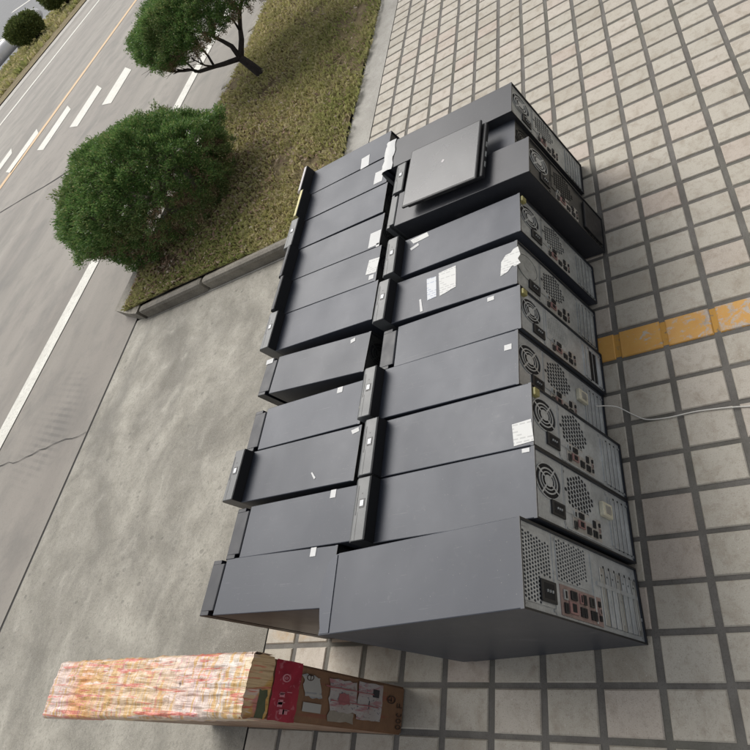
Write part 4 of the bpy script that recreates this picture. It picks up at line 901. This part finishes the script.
bmesh.ops.recalc_face_normals(bm, faces=list(bm.faces)); bmesh.ops.bevel(bm, geom=list(bm.edges), offset=.003, segments=2, affect='EDGES'); b.bm(bm); b.build('carton_body', M['carton'], cb)
# crumpled wrap over the top, lapping down the sides
b = MB(); NU, NV = 120, 44; vs = []; fs = []
cross = [(-1.0, .93), (-.6, .955), (-.25, .98), (0, 1.0)]
for i in range(NU+1):
    u = -.006+1.012*i/NU
    for j in range(NV+1):
        s = j/NV
        if s < .12: v, w = -.02, .90+.10*(s/.12)
        elif s > .88: v, w = 1.02, 1.0-.10*((s-.88)/.12)
        else: v, w = -.02+1.04*(s-.12)/.76, 1.0
        if w < 1: w -= .035*max(0, noise.noise(Vector((u*9, s, 2))))*(1 if s > .5 else .6)
        p = bx(u, v, min(w, 1)); tp = min(1, 12*min(abs(u), abs(1-u))+.15); k = tp*noise.noise(Vector((u*22, v*9, w*6)))*.0035+noise.noise(Vector((u*60, v*20, w*12)))*.0018+abs(noise.noise(Vector((u*34, v*5, 7))))*.003
        if w >= 1: p.z += .0022+k+.003*math.sin(math.pi*min(1, max(0, v)))
        p.y += (-1 if v < .5 else 1)*(.0015+abs(k)*.6) if (w < 1 or v < 0 or v > 1) else 0
        if i in (0, NU): p.x += (.003 if i == 0 else -.003); 
        vs.append(p)
for i in range(NU):
    for j in range(NV): k = i*(NV+1)+j; fs.append((k, k+NV+1, k+NV+2, k+1))
b.add(vs, fs, 0, True); b.build('tape_wrap', M['wrap'], cb)
# on the end face (u=0, facing the pavement): patches stand 1 mm apart in order
def patch(name, v0, v1, w0, w1, mat, off, nv=6, nw=6, skew=0.0, wob=0.0):
    b = MB(); vs = []; fs = []
    c = bx(0, (v0+v1)/2, (w0+w1)/2)
    for i in range(nv+1):
        for j in range(nw+1):
            v = v0+(v1-v0)*i/nv; w = w0+(w1-w0)*j/nw+skew*(i/nv-.5); p = bx(0, v, w); p.x += off
            if wob and (i in (0, nv) or j in (0, nw)): p.z += random.uniform(-wob, wob); p.y += random.uniform(-wob, wob)*.6
            vs.append(p-c)
    for i in range(nv):
        for j in range(nw): k = i*(nw+1)+j; fs.append((k, k+nw+1, k+nw+2, k+1))
    b.add(vs, fs); o = b.build(name, mat, cb); o.location = c; return o
wr = patch('yellow_tape_flap', -.02, 1.02, .875, 1.004, M['wrap'], .0016, 8, 6, 0, .004)
patch('green_tape_strip', -.01, .45, .885, .93, simple('dull_green_tape', (.07, .085, .045), .4), .0024, 6, 3, 0, .002)
rt = patch('red_tape', -.015, 1.015, .715, .865, M['red_tape'], .0030, 10, 4, 0.0, .0015)
# pale characters printed on the red tape: ring and strokes
PK = simple('pale_red_print', (.50, .20, .23), .4)
g = MB()
def bar(g, y, z, dy, dz): g.box(0, .0006, y-dy, y+dy, z-dz, z+dz)
g.ring_x(0, .0006, .018, .004, .0062, .0105, .30, 18); g.ring_x(0, .0006, .018, .004, .0022, .004, .5, 10)
for (yy, seedk) in ((-.004, 1), (-.018, 2), (-.029, 3)):
    q = random.Random(seedk)
    for k in range(4): bar(g, yy+q.uniform(-.003, .003), q.uniform(-.012, .014), q.choice((.0006, .0035)), q.choice((.0012, .006)))
pr = g.build('tape_print', PK, cb); pr.location = bx(0, .5, .79)+Vector((.0034, 0, 0)); 
M['shaded_paper'] = print_mat('crumpled_shaded_paper', (.36, .35, .33, 1), (.10, .14, .20, 1))  # paper greyed in its colour for the shade on the end face
patch('torn_label', .46, .84, .585, .690, M['shaded_paper'], .0022, 6, 6, .03, .004)
patch('white_slip', .20, .36, .570, .680, M['shaded_paper'], .0024, 3, 3)
lb = patch('shipping_label', .28, .88, .345, .530, M['paper_red'], .0022, 6, 6, .02, .003)
patch('shipping_label', .20, .93, .175, .345, M['paper_red'], .0028, 6, 6, .0, .002)
patch('barcode_block', .66, .82, .20, .245, simple('black_print', (.03, .03, .035), .6), .0034, 2, 2)
patch('barcode_block', .42, .58, .262, .268, simple('black_print_fine', (.05, .05, .06), .6), .0034, 2, 2)
patch('pale_slip', .10, .30, .36, .52, simple('grey_translucent_tape', (.27, .24, .20), .35), .0020, 4, 4, 0, .003)
RD = simple('red_strapping_film', (.30, .10, .11), .35)
patch('red_film_strip', .70, .725, .24, .56, RD, .0040, 2, 10, .01, .001); patch('red_film_strip', .46, .48, .20, .52, RD, .0044, 2, 10, -.01, .001)
patch('red_stamp', .42, .62, .40, .47, RD, .0036, 4, 4, .01, .003)
INK = simple('dark_brown_print', (.045, .026, .018), .6)
g = MB(); g.ring_x(0, .0006, 0, 0, .0068, .014, .22, 20); g.ring_x(0, .0006, 0, 0, .0068, .014, .22, 8, 0, .6, .7); bar(g, 0, 0, .0040, .0011); bar(g, -.001, .004, .0008, .006)
o = g.build('printed_symbol', INK, cb); o.location = bx(0, .68, .105)+Vector((.0018, 0, 0))
g = MB(); g.ring_x(0, .0006, 0, 0, .005, .010, .25, 16); bar(g, 0, -.001, .0035, .001); o = g.build('printed_symbol', INK, cb); o.location = bx(0, .80, .66)+Vector((.0018, 0, 0))
g = MB(); yy = -.022
for k in range(2): g.ring_x(0, .0006, yy, 0, .0036, .009, .30, 16); yy += .010
g.ring_x(0, .0006, yy, 0, .0036, .009, .30, 12, 0, .6, 5.4); yy += .012; bar(g, yy, 0, .0007, .009); bar(g, yy+.004, .008, .003, .001); bar(g, yy+.003, 0, .003, .001)
o = g.build('printed_code', INK, cb); o.location = bx(0, .42, .040)+Vector((.0018, 0, 0))

# ------------------------------------------------------------------ pale cable trailing over the tiles from the fourth tower
b = MB(); P = [(-.047, .50, .06), (-.030, .508, .03), (-.012, .507, .012), (.02, .486, .0032), (.05, .470, .003), (.10, .465, .003), (.17, .466, .003), (.26, .458, .003), (.36, .44, .003), (.50, .43, .003), (.62, .39, .003)]
pts = []
for i in range(len(P)-1):
    p0, p1, p2, p3 = [Vector(P[max(0, min(len(P)-1, i+k))]) for k in (-1, 0, 1, 2)]
    for s in range(5):
        f = s/5; pts.append(.5*((2*p1)+(p2-p0)*f+(2*p0-5*p1+4*p2-p3)*f*f+(3*p1-p0-3*p2+p3)*f**3))
pts.append(Vector(P[-1])); b.tube(pts, [.0013]*len(pts), 7)
tag(b.build('cable', M['cable']), 'thin pale cable trailing over the tiles from the towers', 'cable')
